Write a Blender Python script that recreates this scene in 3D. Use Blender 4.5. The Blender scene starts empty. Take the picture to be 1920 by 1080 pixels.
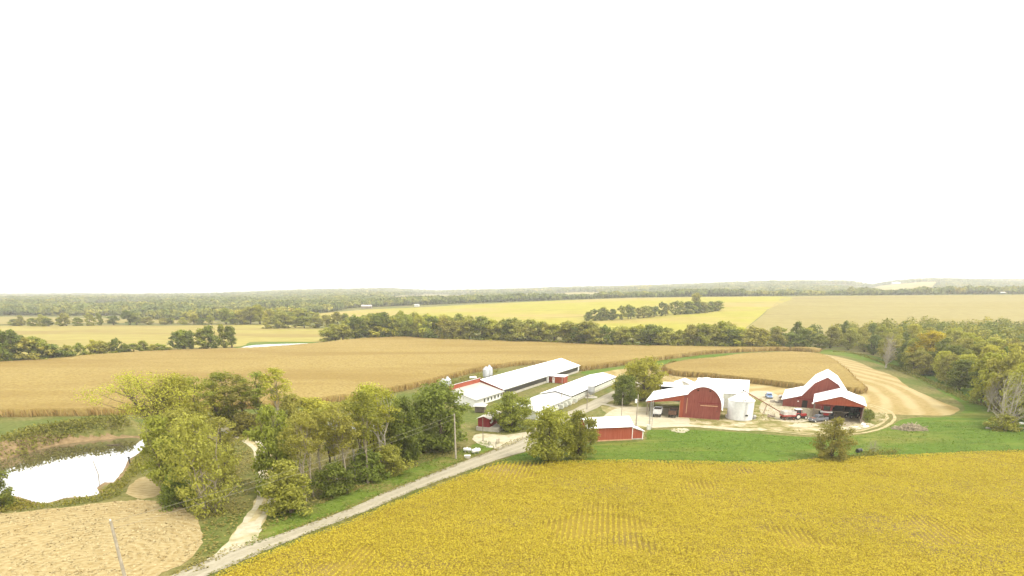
import bpy, bmesh, math, random
import numpy as np
from mathutils import Vector, Matrix
from mathutils.geometry import tessellate_polygon

R = math.radians
SC = bpy.context.scene
COL = SC.collection

# ------------------------------------------------------------------ camera
CW, CH, F, PITCH, CAMH = 1920.0, 1080.0, 1088.0, R(20.0), 32.0
ST, CT = math.sin(PITCH), math.cos(PITCH)
PY0 = 540.0 + F * math.tan(PITCH)
cam_data = bpy.data.cameras.new('camera')
cam = bpy.data.objects.new('camera', cam_data)
COL.objects.link(cam)
cam.location = (0, 0, CAMH)
cam.rotation_euler = (R(90) - PITCH, 0, 0)
cam_data.sensor_width = 36.0
cam_data.lens = 36.0 * F / CW
cam_data.shift_y = (PY0 - CH / 2) / CW
cam_data.clip_end = 40000
SC.camera = cam


def ray(px, py):
    x = (px - CW / 2) / F
    v = (py - PY0) / F
    return x, CT - v * ST, -(ST + v * CT)          # world direction X, Y, Z


def G(px, py, z=0.0):
    dx, dy, dz = ray(px, py)
    t = (z - CAMH) / dz
    return dx * t, dy * t


def project(x, y, z):
    d = CAMH - z
    dep = y * CT + d * ST
    vd = d * CT - y * ST
    return CW / 2 + F * x / dep, PY0 + F * vd / dep, dep


def Zat(x, y, py):
    k = (py - PY0) / F
    return CAMH - y * (ST + k * CT) / (CT - k * ST)


# ------------------------------------------------------------------ noise
def _hash(ix, iy, seed):
    n = (ix.astype(np.int64) * 374761393 + iy.astype(np.int64) * 668265263 + seed * 1442695041) & 0x7fffffff
    n = ((n ^ (n >> 13)) * 1274126177) & 0x7fffffff
    n = (n ^ (n >> 16)) & 0xffff
    return n / 65535.0


def vnoise(x, y, seed=0):
    x = np.asarray(x, float); y = np.asarray(y, float)
    ix, iy = np.floor(x), np.floor(y)
    fx, fy = x - ix, y - iy
    fx = fx * fx * (3 - 2 * fx); fy = fy * fy * (3 - 2 * fy)
    a = _hash(ix, iy, seed); b = _hash(ix + 1, iy, seed)
    c = _hash(ix, iy + 1, seed); d = _hash(ix + 1, iy + 1, seed)
    return (a * (1 - fx) + b * fx) * (1 - fy) + (c * (1 - fx) + d * fx) * fy


def fbm(x, y, seed=0, octv=3):
    s, a, t = 0.0, 1.0, 0.0
    for i in range(octv):
        s = s + a * vnoise(np.asarray(x) * 2 ** i, np.asarray(y) * 2 ** i, seed + i)
        t += a; a *= 0.5
    return s / t


# ------------------------------------------------------------------ polygons
def inside(poly, x, y):
    x = np.asarray(x, float); y = np.asarray(y, float)
    r = np.zeros(x.shape, bool)
    n = len(poly)
    for i in range(n):
        x1, y1 = poly[i]; x2, y2 = poly[(i + 1) % n]
        if y1 == y2:
            continue
        c = ((y1 > y) != (y2 > y)) & (x < (x2 - x1) * (y - y1) / (y2 - y1) + x1)
        r ^= c
    return r


def dist_poly(poly, x, y):
    x = np.asarray(x, float); y = np.asarray(y, float)
    d = np.full(x.shape, 1e9)
    n = len(poly)
    for i in range(n):
        x1, y1 = poly[i]; x2, y2 = poly[(i + 1) % n]
        dx, dy = x2 - x1, y2 - y1
        L = dx * dx + dy * dy + 1e-9
        t = np.clip(((x - x1) * dx + (y - y1) * dy) / L, 0, 1)
        d = np.minimum(d, np.hypot(x - x1 - t * dx, y - y1 - t * dy))
    return d


def dist_line(pts, x, y):
    x = np.asarray(x, float); y = np.asarray(y, float)
    d = np.full(x.shape, 1e9)
    for i in range(len(pts) - 1):
        x1, y1 = pts[i]; x2, y2 = pts[i + 1]
        dx, dy = x2 - x1, y2 - y1
        L = dx * dx + dy * dy + 1e-9
        t = np.clip(((x - x1) * dx + (y - y1) * dy) / L, 0, 1)
        d = np.minimum(d, np.hypot(x - x1 - t * dx, y - y1 - t * dy))
    return d


def smooth(pts, closed=True, n=5, jit=0.0, seed=1):
    """Catmull-Rom through the points, with a little raggedness."""
    rnd = random.Random(seed)
    P = [Vector(p) for p in pts]
    out = []
    m = len(P)
    for i in range(m if closed else m - 1):
        g = (lambda k: P[k % m]) if closed else (lambda k: P[min(max(k, 0), m - 1)])
        p0, p1, p2, p3 = g(i - 1), g(i), g(i + 1), g(i + 2)
        for j in range(n):
            t = j / n
            q = 0.5 * ((2 * p1) + (p2 - p0) * t + (2 * p0 - 5 * p1 + 4 * p2 - p3) * t * t + (3 * p1 - p0 - 3 * p2 + p3) * t ** 3)
            out.append((q.x + rnd.uniform(-jit, jit), q.y + rnd.uniform(-jit, jit)))
    if not closed:
        out.append((P[-1].x, P[-1].y))
    return out


# ------------------------------------------------------------------ terrain
POND_Z = -0.7
pond_px = [(-60, 872), (0, 857), (60, 841), (110, 832), (170, 826), (225, 821), (266, 823), (274, 834), (258, 851),
           (240, 862), (232, 880), (222, 893), (212, 905), (196, 904), (183, 914), (186, 926), (160, 931), (120, 934), (82, 944), (50, 936), (20, 928), (-20, 926), (-70, 925)]
POND = smooth([G(a, b, POND_Z) for a, b in pond_px], n=3, jit=0.12, seed=3)
pond2_px = [(562, 806), (585, 797), (620, 790), (660, 787), (700, 788), (722, 794), (712, 806), (672, 815), (620, 819), (580, 817)]
POND2 = smooth([G(a, b, -0.35) for a, b in pond2_px], n=3, jit=0.1, seed=4)
LEVEE = smooth([(G(a, b, -0.7)[0], G(a, b, -0.7)[1] + 5.2) for a, b in [(-160, 880), (-60, 872), (0, 857), (60, 841), (110, 832), (170, 826), (215, 820)]], False, 5)
U_SKY = [-1.3, -0.83, -0.5, -0.4, -0.3, -0.2, -0.12, 0.0, 0.06, 0.2, 0.4, 0.53, 0.585, 0.62, 0.66, 0.83, 1.3]
Z_SKY = [-16, -14, -9, -1, 12, 14, 4, 12, 18, 31, 48, 49, 32, 50, 61, 61, 61]
U_CR = [-0.6, -0.42, -0.2, 0.0, 0.2, 0.45, 0.8]
Z_CR = [-2, -1, 4.0, 11.0, 17.5, 20.5, 21.5]


def sstep(a, b, x):
    t = np.clip((np.asarray(x, float) - a) / (b - a), 0, 1)
    return t * t * (3 - 2 * t)


def zbig(x, y):
    x = np.asarray(x, float); y = np.asarray(y, float)
    u = x / np.maximum(y, 60.0)
    zc = np.interp(u, U_CR, Z_CR)
    zs = np.interp(u, U_SKY, Z_SKY)
    z = zc * sstep(400, 1000, y)
    z = z - 9.0 * sstep(1000, 1350, y) * sstep(-0.3, 0.1, u)
    zend = zc - 9.0 * sstep(-0.3, 0.1, u)
    z = z + (zs - zend) * sstep(1350, 3100, y)
    z = z + 3.0 * (fbm(x / 420, y / 420, 5, 2) - 0.5) * sstep(450, 900, y)
    z = z + 14.0 * (fbm(x / 700, y / 700, 9, 2) - 0.5) * sstep(1500, 2800, y)
    z = z - 60.0 * sstep(4000, 11000, y)
    return z


def zt(x, y):
    x = np.asarray(x, float); y = np.asarray(y, float)
    z = zbig(x, y)
    m = (x > -140) & (x < -20) & (y > 100) & (y < 170)
    if np.any(m):
        z = np.where(m, z + 2.7 * np.exp(-(dist_line(LEVEE, x, y) / 3.0) ** 2), z)
    for poly, dep in ((POND, 1.5), (POND2, 0.9)):
        xs = [p[0] for p in poly]; ys = [p[1] for p in poly]
        m = (x > min(xs) - 6) & (x < max(xs) + 6) & (y > min(ys) - 6) & (y < max(ys) + 6)
        if np.any(m):
            d = dist_poly(poly, x, y)
            ins = inside(poly, x, y)
            sd = np.where(ins, -d, d)
            bank = dep * 0.47 * (1 - sstep(0.0, 3.2, sd)) + dep * 0.53 * (1 - sstep(-2.5, 0.0, sd))
            z = np.where(m, z - bank, z)
    return z


def zt1(x, y):
    return float(zt(np.array([x]), np.array([y]))[0])


def GT(px, py):
    """Where the picture's pixel meets the terrain."""
    dx, dy, dz = ray(px, py)
    t, step, prev = 40.0, 4.0, 40.0
    while t < 9000:
        x, y, z = dx * t, dy * t, CAMH + dz * t
        if z < float(zbig(np.array([x]), np.array([y]))[0]):
            lo, hi = prev, t
            for _ in range(24):
                m = (lo + hi) / 2
                if CAMH + dz * m < float(zbig(np.array([dx * m]), np.array([dy * m]))[0]):
                    hi = m
                else:
                    lo = m
            return dx * hi, dy * hi
        prev = t
        t += max(4.0, t * 0.02)
    return dx * 6000, dy * 6000


# ------------------------------------------------------------------ objects
def tag(o, label=None, cat=None, group=None, kind=None):
    if label: o['label'] = label
    if cat: o['category'] = cat
    if group: o['group'] = group
    if kind: o['kind'] = kind
    return o


def link(name, me, mats, parent=None):
    o = bpy.data.objects.new(name, me)
    COL.objects.link(o)
    if not isinstance(mats, (list, tuple)): mats = [mats]
    for m in mats:
        if m is not None: me.materials.append(m)
    if parent is not None: o.parent = parent
    return o


def thing(name, label, cat, loc=(0, 0, 0), rz=0.0, group=None):
    o = bpy.data.objects.new(name, None)
    COL.objects.link(o)
    o.empty_display_size = 0.5
    o.location = loc
    o.rotation_euler = (0, 0, rz)
    return tag(o, label, cat, group)


def copy_tree(o, parent=None):
    c = o.copy(); COL.objects.link(c)
    c.parent = parent
    for ch in list(o.children):
        copy_tree(ch, c)
    return c


def mesh_np(name, V, Fq):
    me = bpy.data.meshes.new(name)
    V = np.asarray(V, np.float32); Fq = np.asarray(Fq, np.int32)
    k = Fq.shape[1]
    me.vertices.add(len(V)); me.vertices.foreach_set('co', V.ravel())
    me.loops.add(Fq.size); me.loops.foreach_set('vertex_index', Fq.ravel())
    me.polygons.add(len(Fq))
    me.polygons.foreach_set('loop_start', np.arange(0, Fq.size, k, dtype=np.int32))
    me.polygons.foreach_set('loop_total', np.full(len(Fq), k, np.int32))
    me.update(calc_edges=True)
    return me


class MB:
    def __init__(self):
        self.v, self.f, self.m = [], [], []

    def add(self, verts, faces, mi=0):
        b = len(self.v)
        self.v += [tuple(p) for p in verts]
        self.f += [tuple(i + b for i in fc) for fc in faces]
        self.m += [mi] * len(faces)
        return self

    def box(self, x0, x1, y0, y1, z0, z1, mi=0):
        v = [(x, y, z) for z in (z0, z1) for y in (y0, y1) for x in (x0, x1)]
        f = [(0, 2, 3, 1), (4, 5, 7, 6), (0, 1, 5, 4), (2, 6, 7, 3), (0, 4, 6, 2), (1, 3, 7, 5)]
        return self.add(v, f, mi)

    def slab(self, a, b, c, d, t, mi=0):
        """a quad with thickness t laid on top of it"""
        A, B, Cc, D = Vector(a), Vector(b), Vector(c), Vector(d)
        n = (B - A).cross(D - A).normalized() * t
        if n.z < 0: n = -n
        v = [A, B, Cc, D, A + n, B + n, Cc + n, D + n]
        f = [(0, 3, 2, 1), (4, 5, 6, 7), (0, 1, 5, 4), (1, 2, 6, 5), (2, 3, 7, 6), (3, 0, 4, 7)]
        return self.add(v, f, mi)

    def prism_y(self, pts, y0, y1, mi=0):
        """an x-z outline pushed from y0 to y1"""
        n = len(pts)
        v = [(x, y0, z) for x, z in pts] + [(x, y1, z) for x, z in pts]
        f = [tuple(range(n)), tuple(range(2 * n - 1, n - 1, -1))]
        f += [(i, i + n, (i + 1) % n + n, (i + 1) % n) for i in range(n)]
        return self.add(v, f, mi)

    def prism_x(self, pts, x0, x1, mi=0):
        n = len(pts)
        v = [(x0, y, z) for y, z in pts] + [(x1, y, z) for y, z in pts]
        f = [tuple(range(n)), tuple(range(2 * n - 1, n - 1, -1))]
        f += [(i, (i + 1) % n, (i + 1) % n + n, i + n) for i in range(n)]
        return self.add(v, f, mi)

    def tube(self, pts, radii, sides=6, cap=True, mi=0):
        P = [Vector(p) for p in pts]
        if not isinstance(radii, (list, tuple)): radii = [radii] * len(P)
        v, f = [], []
        for i, p in enumerate(P):
            d = (P[min(i + 1, len(P) - 1)] - P[max(i - 1, 0)])
            d = d.normalized() if d.length > 1e-6 else Vector((0, 0, 1))
            a = d.cross(Vector((0, 0, 1)) if abs(d.z) < 0.9 else Vector((1, 0, 0))).normalized()
            b = d.cross(a)
            for k in range(sides):
                t = 2 * math.pi * k / sides
                v.append(p + (a * math.cos(t) + b * math.sin(t)) * radii[i])
        for i in range(len(P) - 1):
            for k in range(sides):
                k2 = (k + 1) % sides
                f.append((i * sides + k, i * sides + k2, (i + 1) * sides + k2, (i + 1) * sides + k))
        if cap:
            f.append(tuple(range(sides - 1, -1, -1)))
            f.append(tuple((len(P) - 1) * sides + k for k in range(sides)))
        return self.add(v, f, mi)

    def lathe(self, prof, sides=24, c=(0, 0, 0), axis='z', mi=0):
        v, f = [], []
        for r, h in prof:
            for k in range(sides):
                t = 2 * math.pi * k / sides
                a, b = r * math.cos(t), r * math.sin(t)
                if axis == 'z': p = (a, b, h)
                elif axis == 'x': p = (h, a, b)
                else: p = (b, h, a)
                v.append((p[0] + c[0], p[1] + c[1], p[2] + c[2]))
        for i in range(len(prof) - 1):
            for k in range(sides):
                k2 = (k + 1) % sides
                f.append((i * sides + k, i * sides + k2, (i + 1) * sides + k2, (i + 1) * sides + k))
        f.append(tuple(range(sides - 1, -1, -1)))
        f.append(tuple((len(prof) - 1) * sides + k for k in range(sides)))
        return self.add(v, f, mi)

    def mesh(self, name, bevel=0.0, smooth_angle=None):
        bm = bmesh.new()
        vs = [bm.verts.new(p) for p in self.v]
        for fc, mi in zip(self.f, self.m):
            try:
                q = bm.faces.new([vs[i] for i in fc]); q.material_index = mi
            except ValueError:
                pass
        bmesh.ops.recalc_face_normals(bm, faces=bm.faces)
        if bevel:
            bmesh.ops.bevel(bm, geom=list(bm.edges), offset=bevel, segments=2, affect='EDGES', clamp_overlap=True)
        if smooth_angle:
            for e in bm.edges:
                e.smooth = len(e.link_faces) == 2 and e.calc_face_angle(0) < smooth_angle
            for q in bm.faces: q.smooth = True
        me = bpy.data.meshes.new(name)
        bm.to_mesh(me); bm.free()
        return me

    def build(self, name, mats, parent=None, bevel=0.0, smooth_angle=None):
        return link(name, self.mesh(name, bevel, smooth_angle), mats, parent)


# ------------------------------------------------------------------ materials
class NT:
    def __init__(self, name):
        self.mat = bpy.data.materials.new(name); self.mat.use_nodes = True
        self.t = self.mat.node_tree; self.n = self.t.nodes; self.l = self.t.links
        self.bsdf = self.n['Principled BSDF']; self.out = self.n['Material Output']

    def new(self, typ, **kw):
        nd = self.n.new(typ)
        for k, v in kw.items(): setattr(nd, k, v)
        return nd

    def set(self, sock, v):
        if isinstance(v, bpy.types.NodeSocket): self.l.new(v, sock)
        else: sock.default_value = v

    def pos(self, stretch=(1, 1, 1), rz=0.0, local=False):
        if local: src = self.new('ShaderNodeTexCoord').outputs['Object']
        else: src = self.new('ShaderNodeNewGeometry').outputs['Position']
        mp = self.new('ShaderNodeMapping')
        mp.inputs['Scale'].default_value = stretch
        mp.inputs['Rotation'].default_value = (0, 0, rz)
        self.l.new(src, mp.inputs['Vector'])
        return mp.outputs['Vector']

    def noise(self, scale, vec, detail=3.0, rough=0.55):
        nd = self.new('ShaderNodeTexNoise')
        nd.inputs['Scale'].default_value = scale; nd.inputs['Detail'].default_value = detail
        nd.inputs['Roughness'].default_value = rough
        self.l.new(vec, nd.inputs['Vector'])
        return nd.outputs['Fac']

    def ramp(self, fac, stops):
        nd = self.new('ShaderNodeValToRGB')
        el = nd.color_ramp.elements
        while len(el) < len(stops): el.new(0.5)
        for e, (p, c) in zip(el, stops):
            e.position = p
            e.color = (c[0], c[1], c[2], 1) if isinstance(c, (tuple, list)) else (c, c, c, 1)
        self.l.new(fac, nd.inputs['Fac'])
        return nd.outputs['Color']

    def mix(self, fac, a, b, mode='MIX'):
        nd = self.new('ShaderNodeMix'); nd.data_type = 'RGBA'; nd.blend_type = mode
        self.set(nd.inputs[0], fac)
        for s, v in ((nd.inputs[6], a), (nd.inputs[7], b)):
            self.set(s, v if isinstance(v, bpy.types.NodeSocket) else (v[0], v[1], v[2], 1))
        return nd.outputs[2]

    def bump(self, fac, strength, dist):
        nd = self.new('ShaderNodeBump')
        nd.inputs['Strength'].default_value = strength; nd.inputs['Distance'].default_value = dist
        self.l.new(fac, nd.inputs['Height'])
        self.l.new(nd.outputs['Normal'], self.bsdf.inputs['Normal'])

    def done(self, color, rough=0.85, spec=0.2, metal=0.0):
        self.set(self.bsdf.inputs['Base Color'], color if isinstance(color, bpy.types.NodeSocket) else (*color, 1))
        self.bsdf.inputs['Roughness'].default_value = rough
        self.bsdf.inputs['Specular IOR Level'].default_value = spec
        self.bsdf.inputs['Metallic'].default_value = metal
        return self.mat


def plain(name, c, rough=0.6, spec=0.3, metal=0.0, var=0.25, scale=1.5):
    """a paint or metal with faint wear"""
    t = NT(name)
    f = t.noise(scale, t.pos(local=True), 5)
    d = tuple(x * (1 - var) for x in c); b = tuple(min(1, x * (1 + var * 0.6)) for x in c)
    t.bump(f, 0.08, 0.02)
    return t.done(t.ramp(f, [(0.3, d), (0.7, b)]), rough, spec, metal)


def ground_mat(name, stops, scale, big=None, bigscale=0.05, bigstretch=(1, 1, 1), stretch=(1, 1, 1), rz=0.0, bump=0.4, bdist=0.15, bigramp=(0.45, 0.6), detail=5, extra=None):
    t = NT(name)
    v = t.pos(stretch, rz)
    f = t.noise(scale, v, detail, 0.65)
    c = t.ramp(f, stops)
    if big is not None:
        g = t.noise(bigscale, t.pos(bigstretch, rz), 4, 0.6)
        m = t.ramp(g, [(bigramp[0], 0.0), (bigramp[1], 1.0)])
        c = t.mix(m, c, t.ramp(f, big))
    if extra:
        c = extra(t, c, f)
    if bump: t.bump(f, bump, bdist)
    return t.done(c, 0.95, 0.05)


def leaf_mat(name, dark, light, transl=0.5, hue=0.012, val=0.2, clump=0.12, kinds=None):
    t = NT(name)
    geo = t.new('ShaderNodeNewGeometry'); oi = t.new('ShaderNodeObjectInfo')
    c = t.ramp(geo.outputs['Random Per Island'], [(0.0, dark), (1.0, light)])
    hs = t.new('ShaderNodeHueSaturation')
    mr = t.new('ShaderNodeMapRange'); mr.inputs['To Min'].default_value = 1 - val; mr.inputs['To Max'].default_value = 1 + val
    t.l.new(oi.outputs['Random'], mr.inputs['Value'])
    t.l.new(mr.outputs['Result'], hs.inputs['Value'])
    mh = t.new('ShaderNodeMapRange'); mh.inputs['To Min'].default_value = 0.5 - hue; mh.inputs['To Max'].default_value = 0.5 + hue
    mu = t.new('ShaderNodeMath', operation='FRACT'); m7 = t.new('ShaderNodeMath', operation='MULTIPLY')
    m7.inputs[1].default_value = 7.31
    t.l.new(oi.outputs['Random'], m7.inputs[0]); t.l.new(m7.outputs[0], mu.inputs[0]); t.l.new(mu.outputs[0], mh.inputs['Value'])
    t.l.new(mh.outputs['Result'], hs.inputs['Hue'])
    t.l.new(c, hs.inputs['Color'])
    col = hs.outputs['Color']
    f = t.noise(clump, t.pos(), 3)
    col = t.mix(t.ramp(f, [(0.35, 0.0), (0.7, 1.0)]), col, t.mix(0.45, col, tuple(light)))
    if kinds:
        at = t.new('ShaderNodeAttribute'); at.attribute_name = 'tree_kind'
        col = t.mix(1.0, col, t.ramp(at.outputs['Fac'], kinds), 'MULTIPLY')
    t.set(t.bsdf.inputs['Base Color'], col)
    t.bsdf.inputs['Roughness'].default_value = 0.7; t.bsdf.inputs['Specular IOR Level'].default_value = 0.1
    tr = t.new('ShaderNodeBsdfTranslucent'); t.l.new(col, tr.inputs['Color'])
    mx = t.new('ShaderNodeMixShader'); mx.inputs[0].default_value = transl
    t.l.new(t.bsdf.outputs[0], mx.inputs[1]); t.l.new(tr.outputs[0], mx.inputs[2])
    t.l.new(mx.outputs[0], t.out.inputs['Surface'])
    return t.mat


def siding_mat(name, c, fade=0.35, axis_scale=4.0):
    """painted boards: vertical streaks of wear, fine board joints"""
    t = NT(name)
    v = t.pos((3.0, 3.0, 0.25), local=True)
    f = t.noise(1.2, v, 5, 0.6)
    g = t.noise(0.35, t.pos(local=True), 3)
    d = tuple(x * (1 - fade) for x in c); b = (min(1, c[0] * 1.15 + 0.02), c[1] * 1.35 + 0.015, c[2] * 1.35 + 0.012)
    col = t.ramp(f, [(0.25, d), (0.5, c), (0.8, b)])
    col = t.mix(t.ramp(g, [(0.4, 0.0), (0.75, 0.5)]), col, b)
    w = t.new('ShaderNodeTexWave'); w.bands_direction = 'X'; w.inputs['Scale'].default_value = axis_scale
    t.l.new(t.pos(local=True), w.inputs['Vector'])
    t.bump(w.outputs['Fac'], 0.3, 0.03)
    return t.done(col, 0.75, 0.15)


def roof_mat(name, c, stain=(0.5, 0.48, 0.42), amount=0.5, rough=0.4, dirx='X', ribs=3.0):
    t = NT(name)
    f = t.noise(0.25, t.pos((1, 1, 1), local=True), 6, 0.65)
    g = t.noise(2.0, t.pos((0.3, 3, 1) if dirx == 'Y' else (3, 0.3, 1), local=True), 4, 0.6)
    col = t.mix(t.ramp(f, [(0.5, 0.0), (0.8, amount)]), c, stain)
    col = t.mix(t.ramp(g, [(0.55, 0.0), (0.85, amount * 0.6)]), col, stain)
    w = t.new('ShaderNodeTexWave'); w.bands_direction = dirx; w.inputs['Scale'].default_value = ribs
    t.l.new(t.pos(local=True), w.inputs['Vector'])
    t.bump(w.outputs['Fac'], 0.35, 0.04)
    return t.done(col, rough, 0.4)


# leaves
LEAF = {
    'dark': leaf_mat('leaf_dark', (0.090, 0.116, 0.016), (0.230, 0.262, 0.048)),
    'green': leaf_mat('leaf_green', (0.160, 0.180, 0.019), (0.350, 0.362, 0.058)),
    'olive': leaf_mat('leaf_olive', (0.215, 0.208, 0.028), (0.410, 0.385, 0.078)),
    'lime': leaf_mat('leaf_lime', (0.240, 0.240, 0.024), (0.455, 0.435, 0.062)),
    'yellow': leaf_mat('leaf_yellow', (0.31, 0.255, 0.018), (0.50, 0.415, 0.040), hue=0.01),
    'rust': leaf_mat('leaf_rust', (0.165, 0.152, 0.026), (0.310, 0.268, 0.056)),
    'grey': leaf_mat('leaf_grey', (0.150, 0.130, 0.070), (0.260, 0.220, 0.110)),
}
BARK = {
    'brown': plain('bark_brown', (0.11, 0.085, 0.055), 0.9, 0.1, var=0.4, scale=3),
    'pale': plain('bark_pale', (0.27, 0.23, 0.16), 0.9, 0.1, var=0.35, scale=3),
    'white': plain('bark_white', (0.36, 0.325, 0.245), 0.9, 0.1, var=0.25, scale=3),
}
RED = siding_mat('barn_red_boards', (0.200, 0.050, 0.035))
REDM = siding_mat('red_metal_siding', (0.275, 0.062, 0.030), 0.15, 8.0)
MAROON = siding_mat('maroon_boards', (0.17, 0.018, 0.018), 0.25, 4.0)
ROOFW = roof_mat('white_metal_roof', (0.86, 0.86, 0.85), amount=0.15)
ROOFWY = roof_mat('white_metal_roof_long', (0.86, 0.86, 0.85), amount=0.12, dirx='Y', ribs=3.0)
ROOFC = roof_mat('cream_metal_roof', (0.38, 0.375, 0.325), (0.30, 0.28, 0.22), 0.5)
ROOFG = roof_mat('greyed_metal_roof', (0.38, 0.375, 0.35), (0.36, 0.34, 0.30), 0.6)
ROOFO = roof_mat('old_pale_roof', (0.45, 0.40, 0.32), (0.25, 0.20, 0.15), 0.7)
WHITE = plain('white_paint', (0.72, 0.71, 0.66), 0.5, 0.3, var=0.12)
CREAM = plain('cream_wall', (0.55, 0.55, 0.47), 0.8, 0.2, var=0.2)
GALV = plain('galvanised_steel', (0.60, 0.60, 0.58), 0.5, 0.4, metal=0.05, var=0.12)
BINST = plain('bin_steel', (0.40, 0.405, 0.40), 0.5, 0.4, metal=0.1, var=0.15)
WAGON = plain('faded_wagon_paint', (0.46, 0.43, 0.38), 0.6, 0.3, var=0.25)
STEEL = plain('grey_steel', (0.30, 0.29, 0.27), 0.5, 0.4, metal=0.4)
CURTAIN = plain('grey_curtain', (0.055, 0.052, 0.042), 0.9, 0.1)
DARK = plain('dark_interior', (0.03, 0.024, 0.020), 0.9, 0.1)  # near-black puts the shade of openings and shed interiors into the colour
TIMBER = plain('weathered_timber', (0.20, 0.165, 0.12), 0.9, 0.1, var=0.4, scale=3)
POLEW = plain('pole_timber', (0.33, 0.29, 0.22), 0.9, 0.1, var=0.25, scale=2)
TRIM = plain('tan_trim', (0.46, 0.28, 0.15), 0.7, 0.2)
CONC = plain('concrete', (0.40, 0.37, 0.30), 0.9, 0.1, var=0.25, scale=1.0)
RUBBER = plain('rubber', (0.025, 0.024, 0.022), 0.8, 0.2)
TREDP = plain('tractor_red', (0.30, 0.022, 0.015), 0.4, 0.5)
BLACKP = plain('black_paint', (0.02, 0.02, 0.02), 0.4, 0.4)
BLUEP = plain('blue_paint', (0.13, 0.22, 0.38), 0.25, 0.6)
GREYP = plain('grey_paint', (0.14, 0.145, 0.16), 0.35, 0.5)
RUSTM = plain('rusty_steel', (0.20, 0.085, 0.04), 0.8, 0.2, var=0.4, scale=2.5)
BROWNP = plain('brown_paint', (0.12, 0.06, 0.035), 0.6, 0.3)
GREENP = plain('dark_green_paint', (0.02, 0.06, 0.025), 0.4, 0.4)
GLASS = plain('dark_window_glass', (0.03, 0.035, 0.04), 0.08, 0.6, var=0.1)
HUB = plain('pale_wheel_hub', (0.55, 0.53, 0.45), 0.5, 0.4)
STONE = plain('pale_stone', (0.55, 0.50, 0.40), 0.9, 0.1, var=0.3, scale=2.0)
WIRE = plain('wire_grey', (0.24, 0.22, 0.16), 0.5, 0.4)
# ================================================================== world, sun
SUN = Vector((0.62, -0.38, 1.0)).normalized()
w = bpy.data.worlds.new('World'); SC.world = w; w.use_nodes = True
wn, wl = w.node_tree.nodes, w.node_tree.links
bg = wn['Background']
sky = wn.new('ShaderNodeTexSky'); sky.sky_type = 'NISHITA'; sky.sun_disc = False
sky.sun_elevation = math.asin(SUN.z); sky.sun_rotation = math.atan2(SUN.x, SUN.y)
sky.air_density = 1.0; sky.dust_density = 6.0; sky.ozone_density = 1.0
hsv = wn.new('ShaderNodeHueSaturation'); hsv.inputs['Saturation'].default_value = 0.10
tint = wn.new('ShaderNodeMix'); tint.data_type = 'RGBA'; tint.blend_type = 'MULTIPLY'
tint.inputs[0].default_value = 1.0; tint.inputs[7].default_value = (1.0, 0.97, 0.90, 1)
wl.new(sky.outputs[0], hsv.inputs['Color']); wl.new(hsv.outputs[0], tint.inputs[6])
# bright overcast veil over the clear-sky model, a little brighter low down
tc = wn.new('ShaderNodeTexCoord'); sepz = wn.new('ShaderNodeSeparateXYZ'); wl.new(tc.outputs['Generated'], sepz.inputs[0])
rp_ = wn.new('ShaderNodeValToRGB'); wl.new(sepz.outputs['Z'], rp_.inputs['Fac'])
rp_.color_ramp.elements[0].position = 0.0; rp_.color_ramp.elements[0].color = (1.0, 1.0, 0.98, 1)
rp_.color_ramp.elements[1].position = 0.6; rp_.color_ramp.elements[1].color = (0.66, 0.655, 0.635, 1)
mulc = wn.new('ShaderNodeVectorMath'); mulc.operation = 'SCALE'; mulc.inputs['Scale'].default_value = 6.0
wl.new(rp_.outputs['Color'], mulc.inputs[0])
veil = wn.new('ShaderNodeMix'); veil.data_type = 'RGBA'; veil.inputs[0].default_value = 0.75
wl.new(tint.outputs[2], veil.inputs[6]); wl.new(mulc.outputs['Vector'], veil.inputs[7])
wl.new(veil.outputs[2], bg.inputs['Color'])
bg.inputs['Strength'].default_value = 0.15
sun_d = bpy.data.lights.new('sun', 'SUN'); sun_d.energy = 0.65; sun_d.angle = R(12); sun_d.color = (1.0, 0.95, 0.86)
sun = bpy.data.objects.new('sun', sun_d); COL.objects.link(sun)
sun.rotation_euler = SUN.to_track_quat('Z', 'Y').to_euler(); sun.location = (0, 0, 200)
SC.view_settings.view_transform = 'Standard'; SC.view_settings.look = 'None'
SC.view_settings.exposure = 1.88; SC.view_settings.gamma = 1.0
SC.render.engine = 'CYCLES'
SC.cycles.max_bounces = 6; SC.cycles.diffuse_bounces = 3; SC.cycles.transparent_max_bounces = 4
SC.cycles.use_denoising = True

# ================================================================== ground
def axis_lines(segs, lo, hi, g, cap, lim):
    a = []
    for s, e, st in segs:
        a += list(np.arange(s, e, st))
    a = sorted(set(round(v, 3) for v in a))
    st, v = segs[-1][2], a[-1]
    while v < hi:
        st = min(st * g, cap) if v < lim else st * 1.25
        v += st; a.append(v)
    st, v = segs[0][2], a[0]
    while v > lo:
        st = min(st * g, cap) if v > -lim else st * 1.25
        v -= st; a.insert(0, v)
    return np.array(a)

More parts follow.
